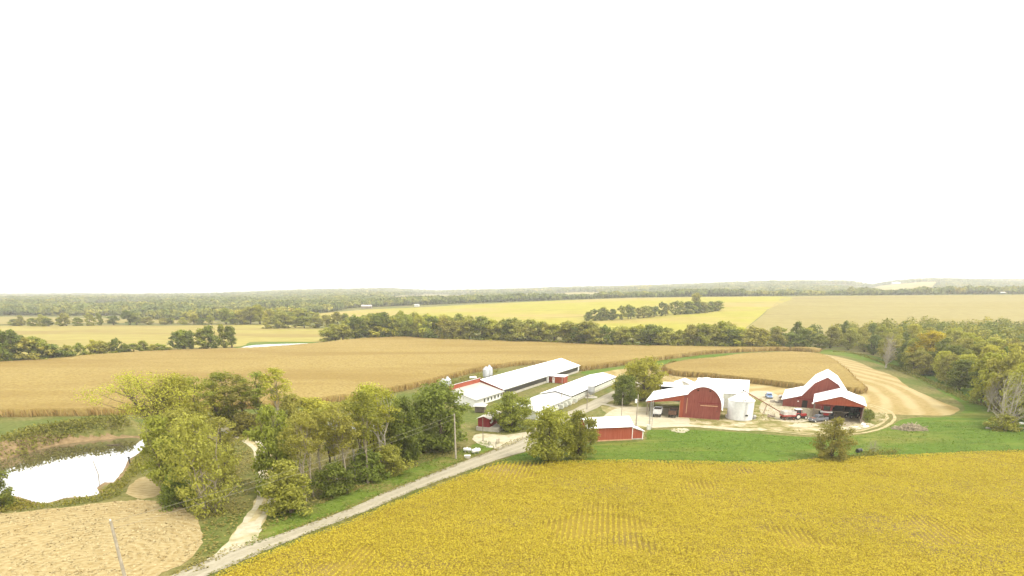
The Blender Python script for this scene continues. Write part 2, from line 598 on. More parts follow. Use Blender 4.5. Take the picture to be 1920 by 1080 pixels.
gx = axis_lines([(-260, -130, 6), (-130, -8, 0.9), (-8, 260, 6)], -7000, 7000, 1.12, 60, 3000)
gy = axis_lines([(-40, 70, 8), (70, 95, 1.4), (95, 140, 0.8), (140, 165, 1.4), (165, 420, 5), (420, 1100, 12)], -400, 7000, 1.04, 60, 3600)
X, Y = np.meshgrid(gx, gy)
Z = zt(X, Y)
nx, ny = len(gx), len(gy)
idx = np.arange(nx * ny).reshape(ny, nx)
Fq = np.stack([idx[:-1, :-1], idx[:-1, 1:], idx[1:, 1:], idx[1:, :-1]], -1).reshape(-1, 4)
me = mesh_np('ground', np.stack([X, Y, Z], -1).reshape(-1, 3), Fq)
cx = ((X[:-1, :-1] + X[1:, 1:]) / 2).ravel(); cy = ((Y[:-1, :-1] + Y[1:, 1:]) / 2).ravel()
mud = np.zeros(cx.shape, np.int32)
sel = (cx > -130) & (cx < -8) & (cy > 70) & (cy < 165)
dd = np.full(cx.shape, 99.0)
for poly in (POND, POND2):
    d = dist_poly(poly, cx[sel], cy[sel]); d = np.where(inside(poly, cx[sel], cy[sel]), -d, d)
    dd[sel] = np.minimum(dd[sel], d)
mud[dd < 0.7 + 1.3 * (vnoise(cx / 5, cy / 5, 2) - 0.4)] = 1
me.polygons.foreach_set('material_index', mud)
GRASSY = ground_mat('dry_grass_ground', [(0.30, (0.085, 0.085, 0.022)), (0.50, (0.150, 0.135, 0.042)), (0.72, (0.235, 0.195, 0.085))], 0.9,
                    big=[(0.3, (0.060, 0.085, 0.016)), (0.6, (0.115, 0.130, 0.030)), (0.8, (0.20, 0.17, 0.06))], bigscale=0.045, bump=0.6, bdist=0.3)
MUD = ground_mat('pond_mud', [(0.3, (0.14, 0.095, 0.045)), (0.7, (0.27, 0.19, 0.10))], 0.8, bump=0.5, bdist=0.2)
go = link('ground', me, [GRASSY, MUD]); tag(go, kind='structure')


def sheet(name, poly, off, m, cell=None, kind='structure', label=None, cat=None):
    """a ground layer: the outline laid on the terrain, a little above it"""
    bm = bmesh.new()
    pts = [Vector((x, y, 0)) for x, y in poly]
    vs = [bm.verts.new(p) for p in pts]
    for tri in tessellate_polygon([pts]):
        try: bm.faces.new([vs[i] for i in tri])
        except ValueError: pass
    if cell:
        xs = [p[0] for p in poly]; ys = [p[1] for p in poly]
        for k in range(int(math.floor(min(xs) / cell)) + 1, int(math.ceil(max(xs) / cell))):
            bmesh.ops.bisect_plane(bm, geom=bm.verts[:] + bm.edges[:] + bm.faces[:], plane_co=(k * cell, 0, 0), plane_no=(1, 0, 0))
        for k in range(int(math.floor(min(ys) / cell)) + 1, int(math.ceil(max(ys) / cell))):
            bmesh.ops.bisect_plane(bm, geom=bm.verts[:] + bm.edges[:] + bm.faces[:], plane_co=(0, k * cell, 0), plane_no=(0, 1, 0))
        co = np.array([v.co[:] for v in bm.verts])
        z = zbig(co[:, 0], co[:, 1]) + off
        for v, zz in zip(bm.verts, z): v.co.z = zz
    else:
        for v in bm.verts: v.co.z = off
    for f in bm.faces:
        f.normal_update()
        if f.normal.z < 0: f.normal_flip()
    me = bpy.data.meshes.new(name); bm.to_mesh(me); bm.free()
    o = link(name, me, m)
    return tag(o, label, cat, kind=kind)


def P0(px_list, n=4, jit=0.15, seed=1, closed=True):
    return smooth([G(a, b) for a, b in px_list], closed, n, jit, seed)


def PT(px_list, n=3, jit=0.6, seed=1):
    return smooth([GT(a, b) for a, b in px_list], True, n, jit, seed)


def strip(pts, width, jit=0.1, seed=1, n=5):
    c = smooth(pts, False, n, 0)
    rnd = random.Random(seed)
    L, Rr = [], []
    for i, p in enumerate(c):
        a = Vector(c[max(i - 1, 0)]); b = Vector(c[min(i + 1, len(c) - 1)])
        d = (b - a).normalized(); nrm = Vector((-d.y, d.x))
        w_ = width / 2
        L.append((p[0] + nrm.x * w_ + rnd.uniform(-jit, jit), p[1] + nrm.y * w_ + rnd.uniform(-jit, jit)))
        Rr.append((p[0] - nrm.x * w_ + rnd.uniform(-jit, jit), p[1] - nrm.y * w_ + rnd.uniform(-jit, jit)))
    return L + Rr[::-1]


# ---- materials of the fields
def streaks(color, scale, st, rz, lo, hi, amt):
    def f(t, c, base):
        g = t.noise(scale, t.pos(st, rz), 4, 0.6)
        m = t.ramp(g, [(lo, 0.0), (hi, amt)])
        return t.mix(m, c, color)
    return f

def rings(center, scale, dark, light, amt, aniso=(1, 1, 1)):
    def f(t, c, base):
        geo = t.new('ShaderNodeNewGeometry')
        sub = t.new('ShaderNodeVectorMath', operation='SUBTRACT'); sub.inputs[1].default_value = (*center, 0)
        t.l.new(geo.outputs['Position'], sub.inputs[0])
        wv = t.new('ShaderNodeTexWave'); wv.wave_type = 'RINGS'; wv.rings_direction = 'SPHERICAL'
        wv.inputs['Scale'].default_value = scale; wv.inputs['Distortion'].default_value = 5.0
        wv.inputs['Detail'].default_value = 4; wv.inputs['Detail Scale'].default_value = 0.6
        sc_ = t.new('ShaderNodeVectorMath', operation='MULTIPLY'); sc_.inputs[1].default_value = aniso
        t.l.new(sub.outputs[0], sc_.inputs[0]); t.l.new(sc_.outputs[0], wv.inputs['Vector'])
        m = t.ramp(wv.outputs['Fac'], [(0.25, 0.0), (0.9, amt)])
        c2 = t.mix(m, c, light)
        g = t.noise(0.06, t.pos(), 4)
        return t.mix(t.ramp(g, [(0.5, 0.0), (0.75, 0.6)]), c2, dark)
    return f

MEADOW = ground_mat('meadow_grass', [(0.28, (0.062, 0.098, 0.011)), (0.5, (0.085, 0.138, 0.016)), (0.75, (0.128, 0.175, 0.028))], 1.3,
                    big=[(0.3, (0.12, 0.125, 0.02)), (0.6, (0.175, 0.175, 0.038)), (0.8, (0.22, 0.19, 0.055))], bigscale=0.07, bigstretch=(0.4, 1.6, 1),
                    bigramp=(0.50, 0.68), stretch=(0.4, 1.3, 1), bump=0.8, bdist=0.3, extra=streaks((0.048, 0.098, 0.012), 0.25, (0.3, 1.8, 1), R(4), 0.52, 0.68, 0.7))
STUB_C = (82.0, 232.0)
STUBBLE = ground_mat('corn_stubble', [(0.28, (0.205, 0.140, 0.046)), (0.5, (0.285, 0.210, 0.083)), (0.75, (0.37, 0.295, 0.140))], 1.1,
                     stretch=(0.6, 1.3, 1), bump=0.5, bdist=0.2, extra=rings(STUB_C, 0.060, (0.23, 0.175, 0.055), (0.41, 0.34, 0.185), 0.55, (1, 0.55, 1)))
STUBBLE2 = ground_mat('cut_stubble_near', [(0.30, (0.20, 0.135, 0.050)), (0.48, (0.285, 0.215, 0.095)), (0.70, (0.375, 0.305, 0.160))], 1.5,
                      stretch=(0.45, 1.6, 1), rz=R(-15), bump=0.6, bdist=0.15, extra=rings(G(150, 1060), 0.30, (0.25, 0.165, 0.055), (0.40, 0.33, 0.18), 0.30))
GRAVEL = ground_mat('gravel_road', [(0.3, (0.245, 0.215, 0.150)), (0.5, (0.290, 0.258, 0.182)), (0.75, (0.330, 0.296, 0.212))], 1.6,
                    big=[(0.3, (0.20, 0.18, 0.12)), (0.7, (0.29, 0.26, 0.18))], bigscale=0.18, bigramp=(0.5, 0.75), bump=0.3, bdist=0.05)
WHITEG = ground_mat('white_gravel', [(0.25, (0.32, 0.28, 0.18)), (0.5, (0.40, 0.355, 0.25)), (0.75, (0.47, 0.43, 0.32))], 0.9,
                    big=[(0.3, (0.22, 0.19, 0.08)), (0.7, (0.36, 0.32, 0.18))], bigscale=0.2, bigramp=(0.50, 0.68), bump=0.4, bdist=0.08)
PAD = ground_mat('pale_yard', [(0.3, (0.31, 0.27, 0.17)), (0.5, (0.375, 0.33, 0.23)), (0.75, (0.43, 0.39, 0.29))], 0.5,
                 big=[(0.3, (0.24, 0.20, 0.10)), (0.7, (0.34, 0.29, 0.17))], bigscale=0.25, bigramp=(0.56, 0.7), bump=0.3, bdist=0.08)
RUT = ground_mat('worn_track', [(0.3, (0.26, 0.21, 0.09)), (0.7, (0.44, 0.37, 0.21))], 0.8, bump=0.4, bdist=0.08)
SOYSOIL = ground_mat('soybean_floor', [(0.3, (0.21, 0.150, 0.022)), (0.6, (0.27, 0.20, 0.030))], 1.5,
                     big=[(0.3, (0.19, 0.135, 0.05)), (0.7, (0.25, 0.185, 0.07))], bigscale=0.06, bigramp=(0.52, 0.68), bump=0.5, bdist=0.2)
CORN = ground_mat('ripe_corn', [(0.28, (0.175, 0.118, 0.034)), (0.5, (0.250, 0.182, 0.058)), (0.72, (0.318, 0.247, 0.090))], 1.1,
                  big=[(0.3, (0.180, 0.122, 0.034)), (0.6, (0.228, 0.160, 0.048)), (0.8, (0.275, 0.203, 0.066))], bigscale=0.02, bigstretch=(0.35, 1.6, 1), bump=0.7, bdist=0.4,
                  extra=streaks((0.17, 0.108, 0.032), 0.03, (0.25, 2.2, 1), R(8), 0.66, 0.78, 0.75))
CORNSTALK = leaf_mat('dry_corn_leaves', (0.225, 0.135, 0.038), (0.385, 0.270, 0.092), 0.3, 0.01, 0.1)
FARSOY = ground_mat('far_soybeans', [(0.3, (0.235, 0.215, 0.026)), (0.7, (0.300, 0.270, 0.045))], 0.06,
                    big=[(0.3, (0.27, 0.20, 0.055)), (0.7, (0.32, 0.25, 0.085))], bigscale=0.006, bigstretch=(0.6, 1.5, 1), bigramp=(0.47, 0.6), bump=0.2, bdist=0.5, rz=R(14),
                    extra=streaks((0.115, 0.135, 0.020), 0.02, (0.22, 1.6, 1), R(12), 0.60, 0.72, 0.75))
FARTAN = ground_mat('far_corn', [(0.3, (0.198, 0.163, 0.055)), (0.7, (0.260, 0.217, 0.078))], 0.12,
                    big=[(0.3, (0.19, 0.155, 0.045)), (0.7, (0.245, 0.20, 0.062))], bigscale=0.01, bigstretch=(0.4, 1.6, 1), bump=0.3, bdist=0.6,
                    extra=streaks((0.155, 0.110, 0.040), 0.018, (0.2, 2.0, 1), R(4), 0.62, 0.72, 0.7))
FARYEL = ground_mat('far_yellow_crop', [(0.3, (0.240, 0.205, 0.048)), (0.7, (0.305, 0.258, 0.078))], 0.08,
                    big=[(0.3, (0.205, 0.155, 0.045)), (0.7, (0.245, 0.188, 0.062))], bigscale=0.012, bigstretch=(0.35, 1.8, 1), bigramp=(0.45, 0.6), bump=0.2, bdist=0.5,
                    extra=streaks((0.16, 0.155, 0.028), 0.02, (0.2, 2.2, 1), R(3), 0.60, 0.7, 0.6))

# ---- near layers
soy_px = [(405, 1084), (475, 1053), (550, 1022), (695, 966), (790, 926), (884, 890), (938, 870), (1000, 870), (1080, 868), (1200, 867), (1300, 869), (1400, 871),
          (1470, 870), (1540, 864), (1620, 860), (1700, 857), (1800, 852), (1920, 846), (2060, 841), (2300, 1000), (2300, 1300), (260, 1300), (250, 1160)]
SOY = P0(soy_px, 4, 0.1, 5)
sheet('soybean_field', SOY, 0.03, SOYSOIL)
meadow_px = [(925, 873), (960, 856), (992, 848), (1060, 850), (1115, 834), (1205, 827), (1214, 808), (1240, 806), (1290, 806), (1360, 809), (1440, 815), (1540, 820), (1620, 814), (1665, 801),
             (1688, 788), (1720, 783), (1770, 782), (1806, 772), (1802, 756), (1765, 735), (1705, 703), (1640, 681), (1580, 667), (1535, 662), (1560, 656), (1640, 668), (1760, 690), (2000, 720), (2060, 780), (2060, 843),
             (1920, 848), (1800, 854), (1700, 859), (1620, 862), (1540, 866), (1470, 872), (1400, 873), (1300, 871), (1200, 869), (1080, 870), (1000, 872)]
MEAD = P0(meadow_px, 4, 0.12, 6)
sheet('meadow_field', MEAD, 0.02, MEADOW)
verge_px = [(455, 1028), (535, 1000), (600, 972), (700, 935), (760, 910), (830, 880), (880, 858), (925, 842), (912, 826), (880, 838), (850, 852), (800, 866), (700, 905), (600, 945), (530, 965), (490, 990)]
VERGE = ground_mat('verge_grass_ground', [(0.28, (0.080, 0.115, 0.014)), (0.5, (0.105, 0.148, 0.020)), (0.75, (0.150, 0.175, 0.036))], 1.3,
                   big=[(0.3, (0.14, 0.125, 0.03)), (0.6, (0.20, 0.17, 0.055)), (0.8, (0.25, 0.20, 0.08))], bigscale=0.12, bigramp=(0.48, 0.64), bump=0.6, bdist=0.2)
sheet('verge_land', P0(verge_px, 4, 0.25, 7), 0.02, VERGE)
water_px = [(1092, 697), (1160, 688), (1240, 675), (1300, 667), (1390, 662), (1378, 667), (1310, 672), (1250, 683), (1190, 693), (1110, 703)]
sheet('waterway_land', P0(water_px, 3, 0.3, 8), 0.02, MEADOW)
stub_px = [(1236, 690), (1250, 683), (1330, 672), (1380, 666), (1440, 663), (1530, 663), (1600, 676), (1640, 693), (1663, 700), (1684, 710), (1699, 723), (1732, 739), (1769, 755), (1798, 767), (1780, 778), (1715, 779), (1655, 775),
           (1600, 772), (1500, 760), (1445, 748), (1400, 742), (1300, 742), (1236, 735), (1224, 712)]
sheet('stubble_field', P0(stub_px, 4, 0.25, 9), 0.035, STUBBLE)
sheet('straw_land', P0([(1105, 706), (1150, 694), (1215, 690), (1225, 703), (1170, 706), (1130, 712)], 4, 0.4, 9), 0.03, STUBBLE)
stub2_px = [(-90, 968), (0, 963), (60, 958), (150, 948), (230, 939), (290, 939), (340, 951), (370, 974), (380, 1000), (372, 1030), (340, 1060), (280, 1085), (200, 1130), (-100, 1200), (-300, 1100)]
STUB2 = P0(stub2_px, 5, 0.3, 10)
sheet('stubble_land', STUB2, 0.03, STUBBLE2)
sheet('straw_patch_land', P0([(236, 925), (250, 905), (275, 893), (292, 905), (300, 925), (270, 935)], 4, 0.25, 11), 0.025, STUBBLE2)
road_px = [(225, 1122), (320, 1080), (398, 1048), (478, 1017), (620, 968), (746, 914), (872, 864), (941, 839), (985, 820), (1003, 804), (1025, 791), (1060, 775), (1090, 761), (1125, 745), (1155, 731), (1185, 716),
           (1202, 722), (1166, 742), (1136, 757), (1106, 771), (1072, 786), (1047, 801), (1022, 825), (992, 843), (935, 862), (872, 885), (778, 919), (683, 960), (535, 1017), (460, 1050), (388, 1080), (290, 1128)]
sheet('gravel_road', P0(road_px, 4, 0.22, 12), 0.05, GRAVEL)
RUTG = ground_mat('packed_gravel', [(0.3, (0.290, 0.258, 0.186)), (0.7, (0.345, 0.310, 0.226))], 1.2, big=[(0.3, (0.24, 0.215, 0.155)), (0.7, (0.32, 0.29, 0.22))], bigscale=0.22, bigramp=(0.5, 0.7), bump=0.2, bdist=0.04)
rc = [((a[0] + b[0]) / 2, (a[1] + b[1]) / 2) for a, b in zip([G(*p) for p in road_px[1:16]], [G(*p) for p in ((388, 1080), (460, 1050), (535, 1017), (683, 960), (778, 919), (872, 885), (935, 862), (992, 843), (1010, 833), (1022, 825), (1047, 801), (1072, 786), (1106, 771), (1136, 757), (1166, 742))])]
rc = smooth(rc, False, 4)
for k, off in enumerate((-0.95, 0.95)):
    pts = []
    for i, p in enumerate(rc):
        a = Vector(rc[max(i - 1, 0)]); b = Vector(rc[min(i + 1, len(rc) - 1)])
        d = (b - a).normalized(); pts.append((p[0] - d.y * off, p[1] + d.x * off))
    sheet('wheel_rut_path', strip(pts, 0.75, 0.16, 52 + k, 1), 0.056, RUTG)
sheet('shed_drive_road', P0([(886, 824), (900, 813), (950, 816), (992, 810), (995, 826), (940, 842), (925, 840), (900, 833)], 4, 0.2, 13), 0.045, WHITEG)
YARDM = ground_mat('farmyard_ground', [(0.36, (0.135, 0.130, 0.036)), (0.47, (0.21, 0.180, 0.070)), (0.56, (0.31, 0.26, 0.14)), (0.66, (0.44, 0.39, 0.26))], 0.28,
                   big=[(0.36, (0.10, 0.115, 0.022)), (0.5, (0.17, 0.165, 0.045)), (0.68, (0.30, 0.26, 0.13))], bigscale=0.06, bigramp=(0.45, 0.6), bump=0.5, bdist=0.12)
sheet('farmyard_land', P0([(1130, 762), (1180, 755), (1240, 748), (1290, 752), (1370, 742), (1430, 742), (1470, 752), (1520, 762), (1600, 765), (1640, 762), (1660, 778), (1650, 798), (1600, 810), (1540, 813), (1440, 809), (1360, 806), (1290, 800), (1215, 803), (1165, 795)], 4, 0.5, 14), 0.028, YARDM)
sheet('yard_pavement', P0([(1130, 784), (1158, 765), (1200, 763), (1270, 768), (1292, 784), (1288, 797), (1240, 798), (1200, 796), (1160, 792)], 3, 0.1, 14), 0.045, PAD)
drive_w = smooth([G(*p) for p in [(1150, 789), (1190, 794), (1225, 800), (1290, 798), (1350, 803), (1400, 806), (1432, 804)]], False, 4)
sheet('yard_road', strip(drive_w, 2.6, 0.25, 15, 2), 0.06, WHITEG)
sheet('link_path', strip([G(*p) for p in [(1128, 757), (1150, 762), (1172, 768)]], 1.8, 0.2, 16), 0.055, WHITEG)
loop = smooth([G(*p) for p in [(1425, 806), (1480, 811), (1540, 815), (1600, 812), (1640, 804), (1664, 792), (1670, 780), (1656, 768), (1625, 758)]], False, 6)
for k, off in enumerate((-0.85, 0.85)):
    pts = []
    for i, p in enumerate(loop):
        a = Vector(loop[max(i - 1, 0)]); b = Vector(loop[min(i + 1, len(loop) - 1)])
        d = (b - a).normalized(); pts.append((p[0] - d.y * off, p[1] + d.x * off))
    sheet('loop_path', strip(pts, 0.75, 0.15, 17 + k, 1), 0.055, RUT)
sheet('barnyard_pavement', P0([(1426, 757), (1450, 750), (1480, 757), (1522, 768), (1528, 786), (1490, 792), (1450, 783), (1428, 772)], 4, 0.5, 19), 0.05, PAD)
sheet('corner_pavement', P0([(1405, 736), (1440, 733), (1464, 745), (1452, 752), (1420, 748)], 4, 0.4, 19), 0.054, PAD)
sheet('shed_floor', P0([(1521, 788), (1560, 797), (1617, 800), (1618, 780), (1600, 768), (1530, 762)], 3, 0.2, 20), 0.058, ground_mat('shed_dirt', [(0.3, (0.20, 0.165, 0.11)), (0.7, (0.34, 0.29, 0.20))], 0.8))
track = smooth([G(*p) for p in [(418, 1052), (448, 1015), (474, 978), (498, 938), (503, 905), (496, 870), (486, 840), (462, 823), (440, 812), (415, 800)]], False, 5)
sheet('farm_track_path', strip(track, 3.0, 0.25, 21, 1), 0.03, RUT)
for k, off in enumerate((-0.95, 0.95)):
    pts = []
    for i, p in enumerate(track):
        a = Vector(track[max(i - 1, 0)]); b = Vector(track[min(i + 1, len(track) - 1)])
        d = (b - a).normalized(); pts.append((p[0] - d.y * off, p[1] + d.x * off))
    sheet('wheel_track_path', strip(pts, 1.0, 0.18, 22 + k, 1), 0.042, WHITEG)
sheet('apron_path', P0([(335, 1082), (392, 1048), (432, 1010), (456, 984), (478, 978), (488, 990), (484, 1012), (450, 1034), (415, 1052), (370, 1075)], 4, 0.25, 24), 0.036, WHITEG)
for k, pl in enumerate(([(1095, 745), (1118, 746), (1112, 741), (1098, 741)], [(1040, 762), (1075, 757), (1070, 750), (1048, 753)], [(1258, 806), (1275, 803), (1292, 806), (1285, 810), (1268, 811)], [(1370, 796), (1386, 793), (1400, 796), (1388, 800)], [(1480, 797), (1510, 793), (1535, 798), (1500, 802)], [(1570, 806), (1600, 797), (1628, 794), (1640, 799), (1610, 806)])):
    sheet('bare_patch_pavement', P0(pl, 6, 0.55, 25 + k), 0.062 + 0.002 * k, WHITEG)

# ---- ponds
wt = NT('pond_water')
f = wt.noise(0.5, wt.pos((1, 2.5, 1)), 3)
wt.bump(f, 0.05, 0.04)
WATER = wt.done((0.075, 0.066, 0.030), 0.03, 1.0)
wt.bsdf.inputs['IOR'].default_value = 3.2
sheet('pond_water', [(x, y) for x, y in POND], POND_Z, WATER)
sheet('pond_water', POND2, -0.35, WATER)
pf = smooth([GT(*p) for p in [(452, 652), (480, 647), (530, 645), (588, 644), (590, 647), (560, 651), (520, 653), (470, 655)]], True, 3)
sheet('far_pond_water', pf, 0.12, WATER, 8)
sheet('pond_bank_land', PT([(440, 652), (470, 641), (540, 638), (610, 638), (640, 646), (600, 652), (520, 657), (450, 658)], 3, 0.4), 0.06, MEADOW, 8)

# ---- far fields
far_polys = []
def far(name, px, m, off, cell, seed=1):
    p = PT(px, 3, 1.0, seed)
    far_polys.append(p)
    return sheet(name, p, off, m, cell)

far('yellow_field', [(-160, 612), (0, 611), (150, 610), (300, 611), (420, 609), (520, 609), (590, 614), (650, 624), (640, 642), (560, 641), (470, 642), (450, 650), (300, 662), (100, 670), (0, 676), (-160, 680)], FARYEL, 0.12, 15)
far('tan_field', [(-90, 595), (60, 595), (170, 597), (300, 600), (395, 603), (395, 607), (250, 606), (100, 607), (-90, 609)], FARTAN, 0.3, 25)
far('hill_field', [(560, 592), (620, 586), (700, 580), (780, 577), (850, 573), (1000, 566), (1100, 562), (1200, 559), (1300, 557.5), (1480, 556.5), (1441, 580), (1400, 614), (1380, 632), (1200, 632), (1000, 628), (900, 618), (800, 610), (700, 606), (620, 602)], FARSOY, 0.15, 20)
far('hill_corn_field', [(1482, 556.5), (1600, 555), (1750, 554), (1920, 553.5), (2150, 553), (2150, 640), (1920, 634), (1750, 634), (1600, 640), (1480, 640), (1378, 636), (1402, 614), (1443, 580)], FARTAN, 0.15, 20)
far('distant_field', [(1640, 539), (1700, 532), (1752, 529), (1760, 534), (1740, 541), (1700, 546), (1645, 547)], FARYEL, 2.5, 40)
far('distant_tan_field', [(1845, 543), (1920, 540), (2040, 539), (2040, 550), (1850, 551)], FARYEL, 2.5, 40)
far('clearing_field', [(735, 557), (800, 553), (860, 554), (892, 558), (830, 562), (740, 563)], FARTAN, 1.5, 30)

far('clearing_field', [(1040, 551), (1125, 549), (1135, 556), (1045, 559)], FARYEL, 1.5, 30)
far('clearing_field', [(120, 571), (240, 568), (335, 571), (240, 579), (140, 578)], FARTAN, 1.0, 30)
far('clearing_field', [(800, 541), (930, 540), (940, 546), (800, 547)], FARYEL, 2.0, 40)
far('clearing_field', [(395, 585), (520, 582), (560, 588), (470, 594), (400, 592)], FARYEL, 0.6, 25)
# ================================================================== crops
def rand_dirs(rnd, n, up=0.5):
    d = rnd.normal(0, 1, (n, 3)); d[:, 2] = np.abs(d[:, 2]) * (1 + up) + 0.25 * up
    d /= np.linalg.norm(d, axis=1)[:, None]
    a = rnd.normal(0, 1, (n, 3))
    u = np.cross(d, a); u /= np.linalg.norm(u, axis=1)[:, None] + 1e-9
    return d, u, np.cross(d, u)


def rect_cells(poly, cell):
    xs = [p[0] for p in poly]; ys = [p[1] for p in poly]
    ax = np.arange(min(xs), max(xs) + cell, cell); ay = np.arange(min(ys), max(ys) + cell, cell)
    Xc, Yc = np.meshgrid(ax[:-1] + cell / 2, ay[:-1] + cell / 2)
    return ax, ay, inside(poly, Xc, Yc)


def corn(poly, cell, h, seed, name, label):
    ax, ay, ins = rect_cells(poly, cell)
    Xv, Yv = np.meshgrid(ax, ay)
    rnd = np.random.RandomState(seed)
    base = zbig(Xv, Yv)
    top = base + h + 0.22 * (rnd.rand(*Xv.shape) - 0.5) + 0.5 * (fbm(Xv / 14, Yv / 14, seed, 2) - 0.5)
    nv = Xv.size; idn = np.arange(nv).reshape(Xv.shape)
    jj, ii = np.nonzero(ins)
    Q = np.stack([idn[jj, ii], idn[jj, ii + 1], idn[jj + 1, ii + 1], idn[jj + 1, ii]], -1)
    pad = np.pad(ins, 1)
    sk = []
    for dj, di, a, b in ((-1, 0, (0, 0), (0, 1)), (1, 0, (1, 1), (1, 0)), (0, -1, (1, 0), (0, 0)), (0, 1, (0, 1), (1, 1))):
        m = ins & ~pad[1 + dj:1 + dj + ins.shape[0], 1 + di:1 + di + ins.shape[1]]
        j2, i2 = np.nonzero(m)
        va = idn[j2 + a[0], i2 + a[1]]; vb = idn[j2 + b[0], i2 + b[1]]
        sk.append(np.stack([va, va + nv, vb + nv, vb], -1))
    V = np.concatenate([np.stack([Xv, Yv, top], -1).reshape(-1, 3), np.stack([Xv, Yv, base - 0.05], -1).reshape(-1, 3)])
    Fa = np.concatenate([Q] + sk)
    used = np.unique(Fa); rem = np.full(len(V), -1); rem[used] = np.arange(len(used))
    o = link(name, mesh_np(name, V[used], rem[Fa]), CORN)
    tag(o, label, 'corn', kind='stuff')
    # stalks and leaves standing proud along the edge and over the top
    n = len(poly)
    pts = []
    for i in range(n):
        a = np.array(poly[i]); b = np.array(poly[(i + 1) % n])
        L = np.hypot(*(b - a))
        if (a[1] + b[1]) / 2 > 330: continue
        m = int(L / 0.16)
        t = rnd.rand(m)[:, None]
        p = a + (b - a) * t
        nr = np.array([-(b - a)[1], (b - a)[0]]) / max(L, 1e-6)
        p = p + nr * rnd.uniform(-1.1, 1.1, (m, 1))
        # gaps between rows
        row = np.floor(p[:, 0] / 0.76)
        p[:, 0] = (row + 0.5) * 0.76 + rnd.normal(0, 0.10, m)
        pts.append(p)
    E = np.concatenate(pts)
    ncell = int(ins.sum() * cell * cell)
    k = 10
    sel = rnd.choice(len(jj), k)
    T = np.stack([ax[ii[sel]] + rnd.rand(k) * cell, ay[jj[sel]] + rnd.rand(k) * cell], -1)
    T = T[T[:, 1] < 330]
    zE = zbig(E[:, 0], E[:, 1]); zT = zbig(T[:, 0], T[:, 1])
    c = np.concatenate([np.stack([E[:, 0], E[:, 1], zE + 0.95 + rnd.rand(len(E)) * 0.2], -1), np.stack([T[:, 0], T[:, 1], zT + h + 0.02 + 0.08 * rnd.rand(len(T))], -1)])
    hh = np.concatenate([0.95 + 0.25 * rnd.rand(len(E)), 0.12 + 0.16 * rnd.rand(len(T))])
    ww = np.concatenate([0.10 + 0.14 * rnd.rand(len(E)), 0.14 + 0.22 * rnd.rand(len(T))])
    th = rnd.rand(len(c)) * 2 * math.pi
    u = np.stack([np.cos(th), np.sin(th), rnd.normal(0, 0.25, len(c))], -1) * ww[:, None]
    v = np.stack([rnd.normal(0, 0.2, len(c)), rnd.normal(0, 0.2, len(c)), np.ones(len(c))], -1) * hh[:, None]
    dT, uT, vT = rand_dirs(rnd, len(T), 2.0)
    u[len(E):] = uT * 0.30; v[len(E):] = vT * 0.22
    return c, u, v


def quads(c, u, v):
    n = len(c)
    V = np.stack([c - v, c + u * 0.9 - v * 0.1, c + v, c - u * 0.9 + v * 0.1], 1).reshape(-1, 3)
    return V, np.arange(n * 4).reshape(n, 4)


def quad_obj(name, c, u, v, m, label=None, cat=None, kind='stuff', parent=None):
    V, Fa = quads(c, u, v)
    o = link(name, mesh_np(name, V, Fa), m, parent)
    return tag(o, label, cat, kind=kind)


corn_px = [(-190, 784), (0, 782), (120, 780), (200, 779), (320, 773), (420, 769), (560, 761), (640, 753), (740, 736), (800, 722), (850, 709), (890, 699), (945, 689), (1000, 684), (1050, 690), (1094, 696), (1110, 693), (1200, 681),
           (1260, 673), (1330, 664), (1400, 660), (1470, 658), (1525, 661), (1534, 660), (1480, 657), (1300, 656), (1100, 650), (950, 645), (850, 642), (760, 637), (700, 638), (600, 649), (520, 656), (450, 660), (330, 663), (200, 671), (0, 687), (-190, 704)]
corn2_px = [(1245, 695), (1252, 701), (1275, 706), (1330, 710), (1400, 718), (1450, 724), (1510, 732), (1580, 737), (1618, 738), (1596, 716), (1580, 697), (1556, 680), (1530, 670), (1480, 667), (1400, 670), (1330, 679), (1280, 685), (1250, 691)]
CORN1 = P0(corn_px, 4, 0.3, 31); CORN2 = P0(corn2_px, 4, 0.2, 32)
CORNTOP = leaf_mat('corn_tassels', (0.275, 0.185, 0.060), (0.375, 0.270, 0.098), 0.3, 0.0, 0.0)
c1 = corn(CORN1, 1.1, 2.1, 41, 'corn_crop', 'broad ripe tan corn crop stretching behind the long white-roofed barns')
c2 = corn(CORN2, 0.9, 2.1, 42, 'corn_crop', 'small block of ripe corn behind the two red barns')
for c, lb in ((c1, 'dry stalks and tassels standing over the broad tan corn crop'), (c2, 'dry stalks along the edge of the small corn block')):
    o = quad_obj('corn_stalks', *c, CORNSTALK, lb, 'corn stalks')
    o.data.materials.append(CORNTOP)
    o.data.polygons.foreach_set('material_index', (c[2][:, 2] < 0.7).astype(np.int32))


# soybeans: leaves in drilled rows, thinner where the soil shows
rnd = np.random.RandomState(50)
SOYLEAF = leaf_mat('soybean_leaves', (0.320, 0.256, 0.022), (0.535, 0.438, 0.044), 0.38, 0.0, 0.0, clump=0.09)
xs = [p[0] for p in SOY]; ys = [p[1] for p in SOY]
N = 900000
bx, by = rnd.uniform(-70, 150, N), rnd.uniform(42, 118, N)
pxs, pys, dep = project(bx, by, 0.0)
ok = inside(SOY, bx, by) & (pxs > -120) & (pxs < 2040) & (pys < 1130)
bx, by = bx[ok], by[ok]
thin = fbm(bx / 13 + 3, by / 9, 71, 3)
thin = sstep(0.58, 0.72, thin) * 0.62
wid = fbm(bx / 3, by / 3, 72, 2)
keep = rnd.rand(len(bx)) > thin * 0.75 + 0.30 * sstep(0.55, 0.8, wid)
bx, by, thin = bx[keep], by[keep], thin[keep]
ra = R(-9)
rx = bx * math.cos(ra) + by * math.sin(ra); ry = -bx * math.sin(ra) + by * math.cos(ra)
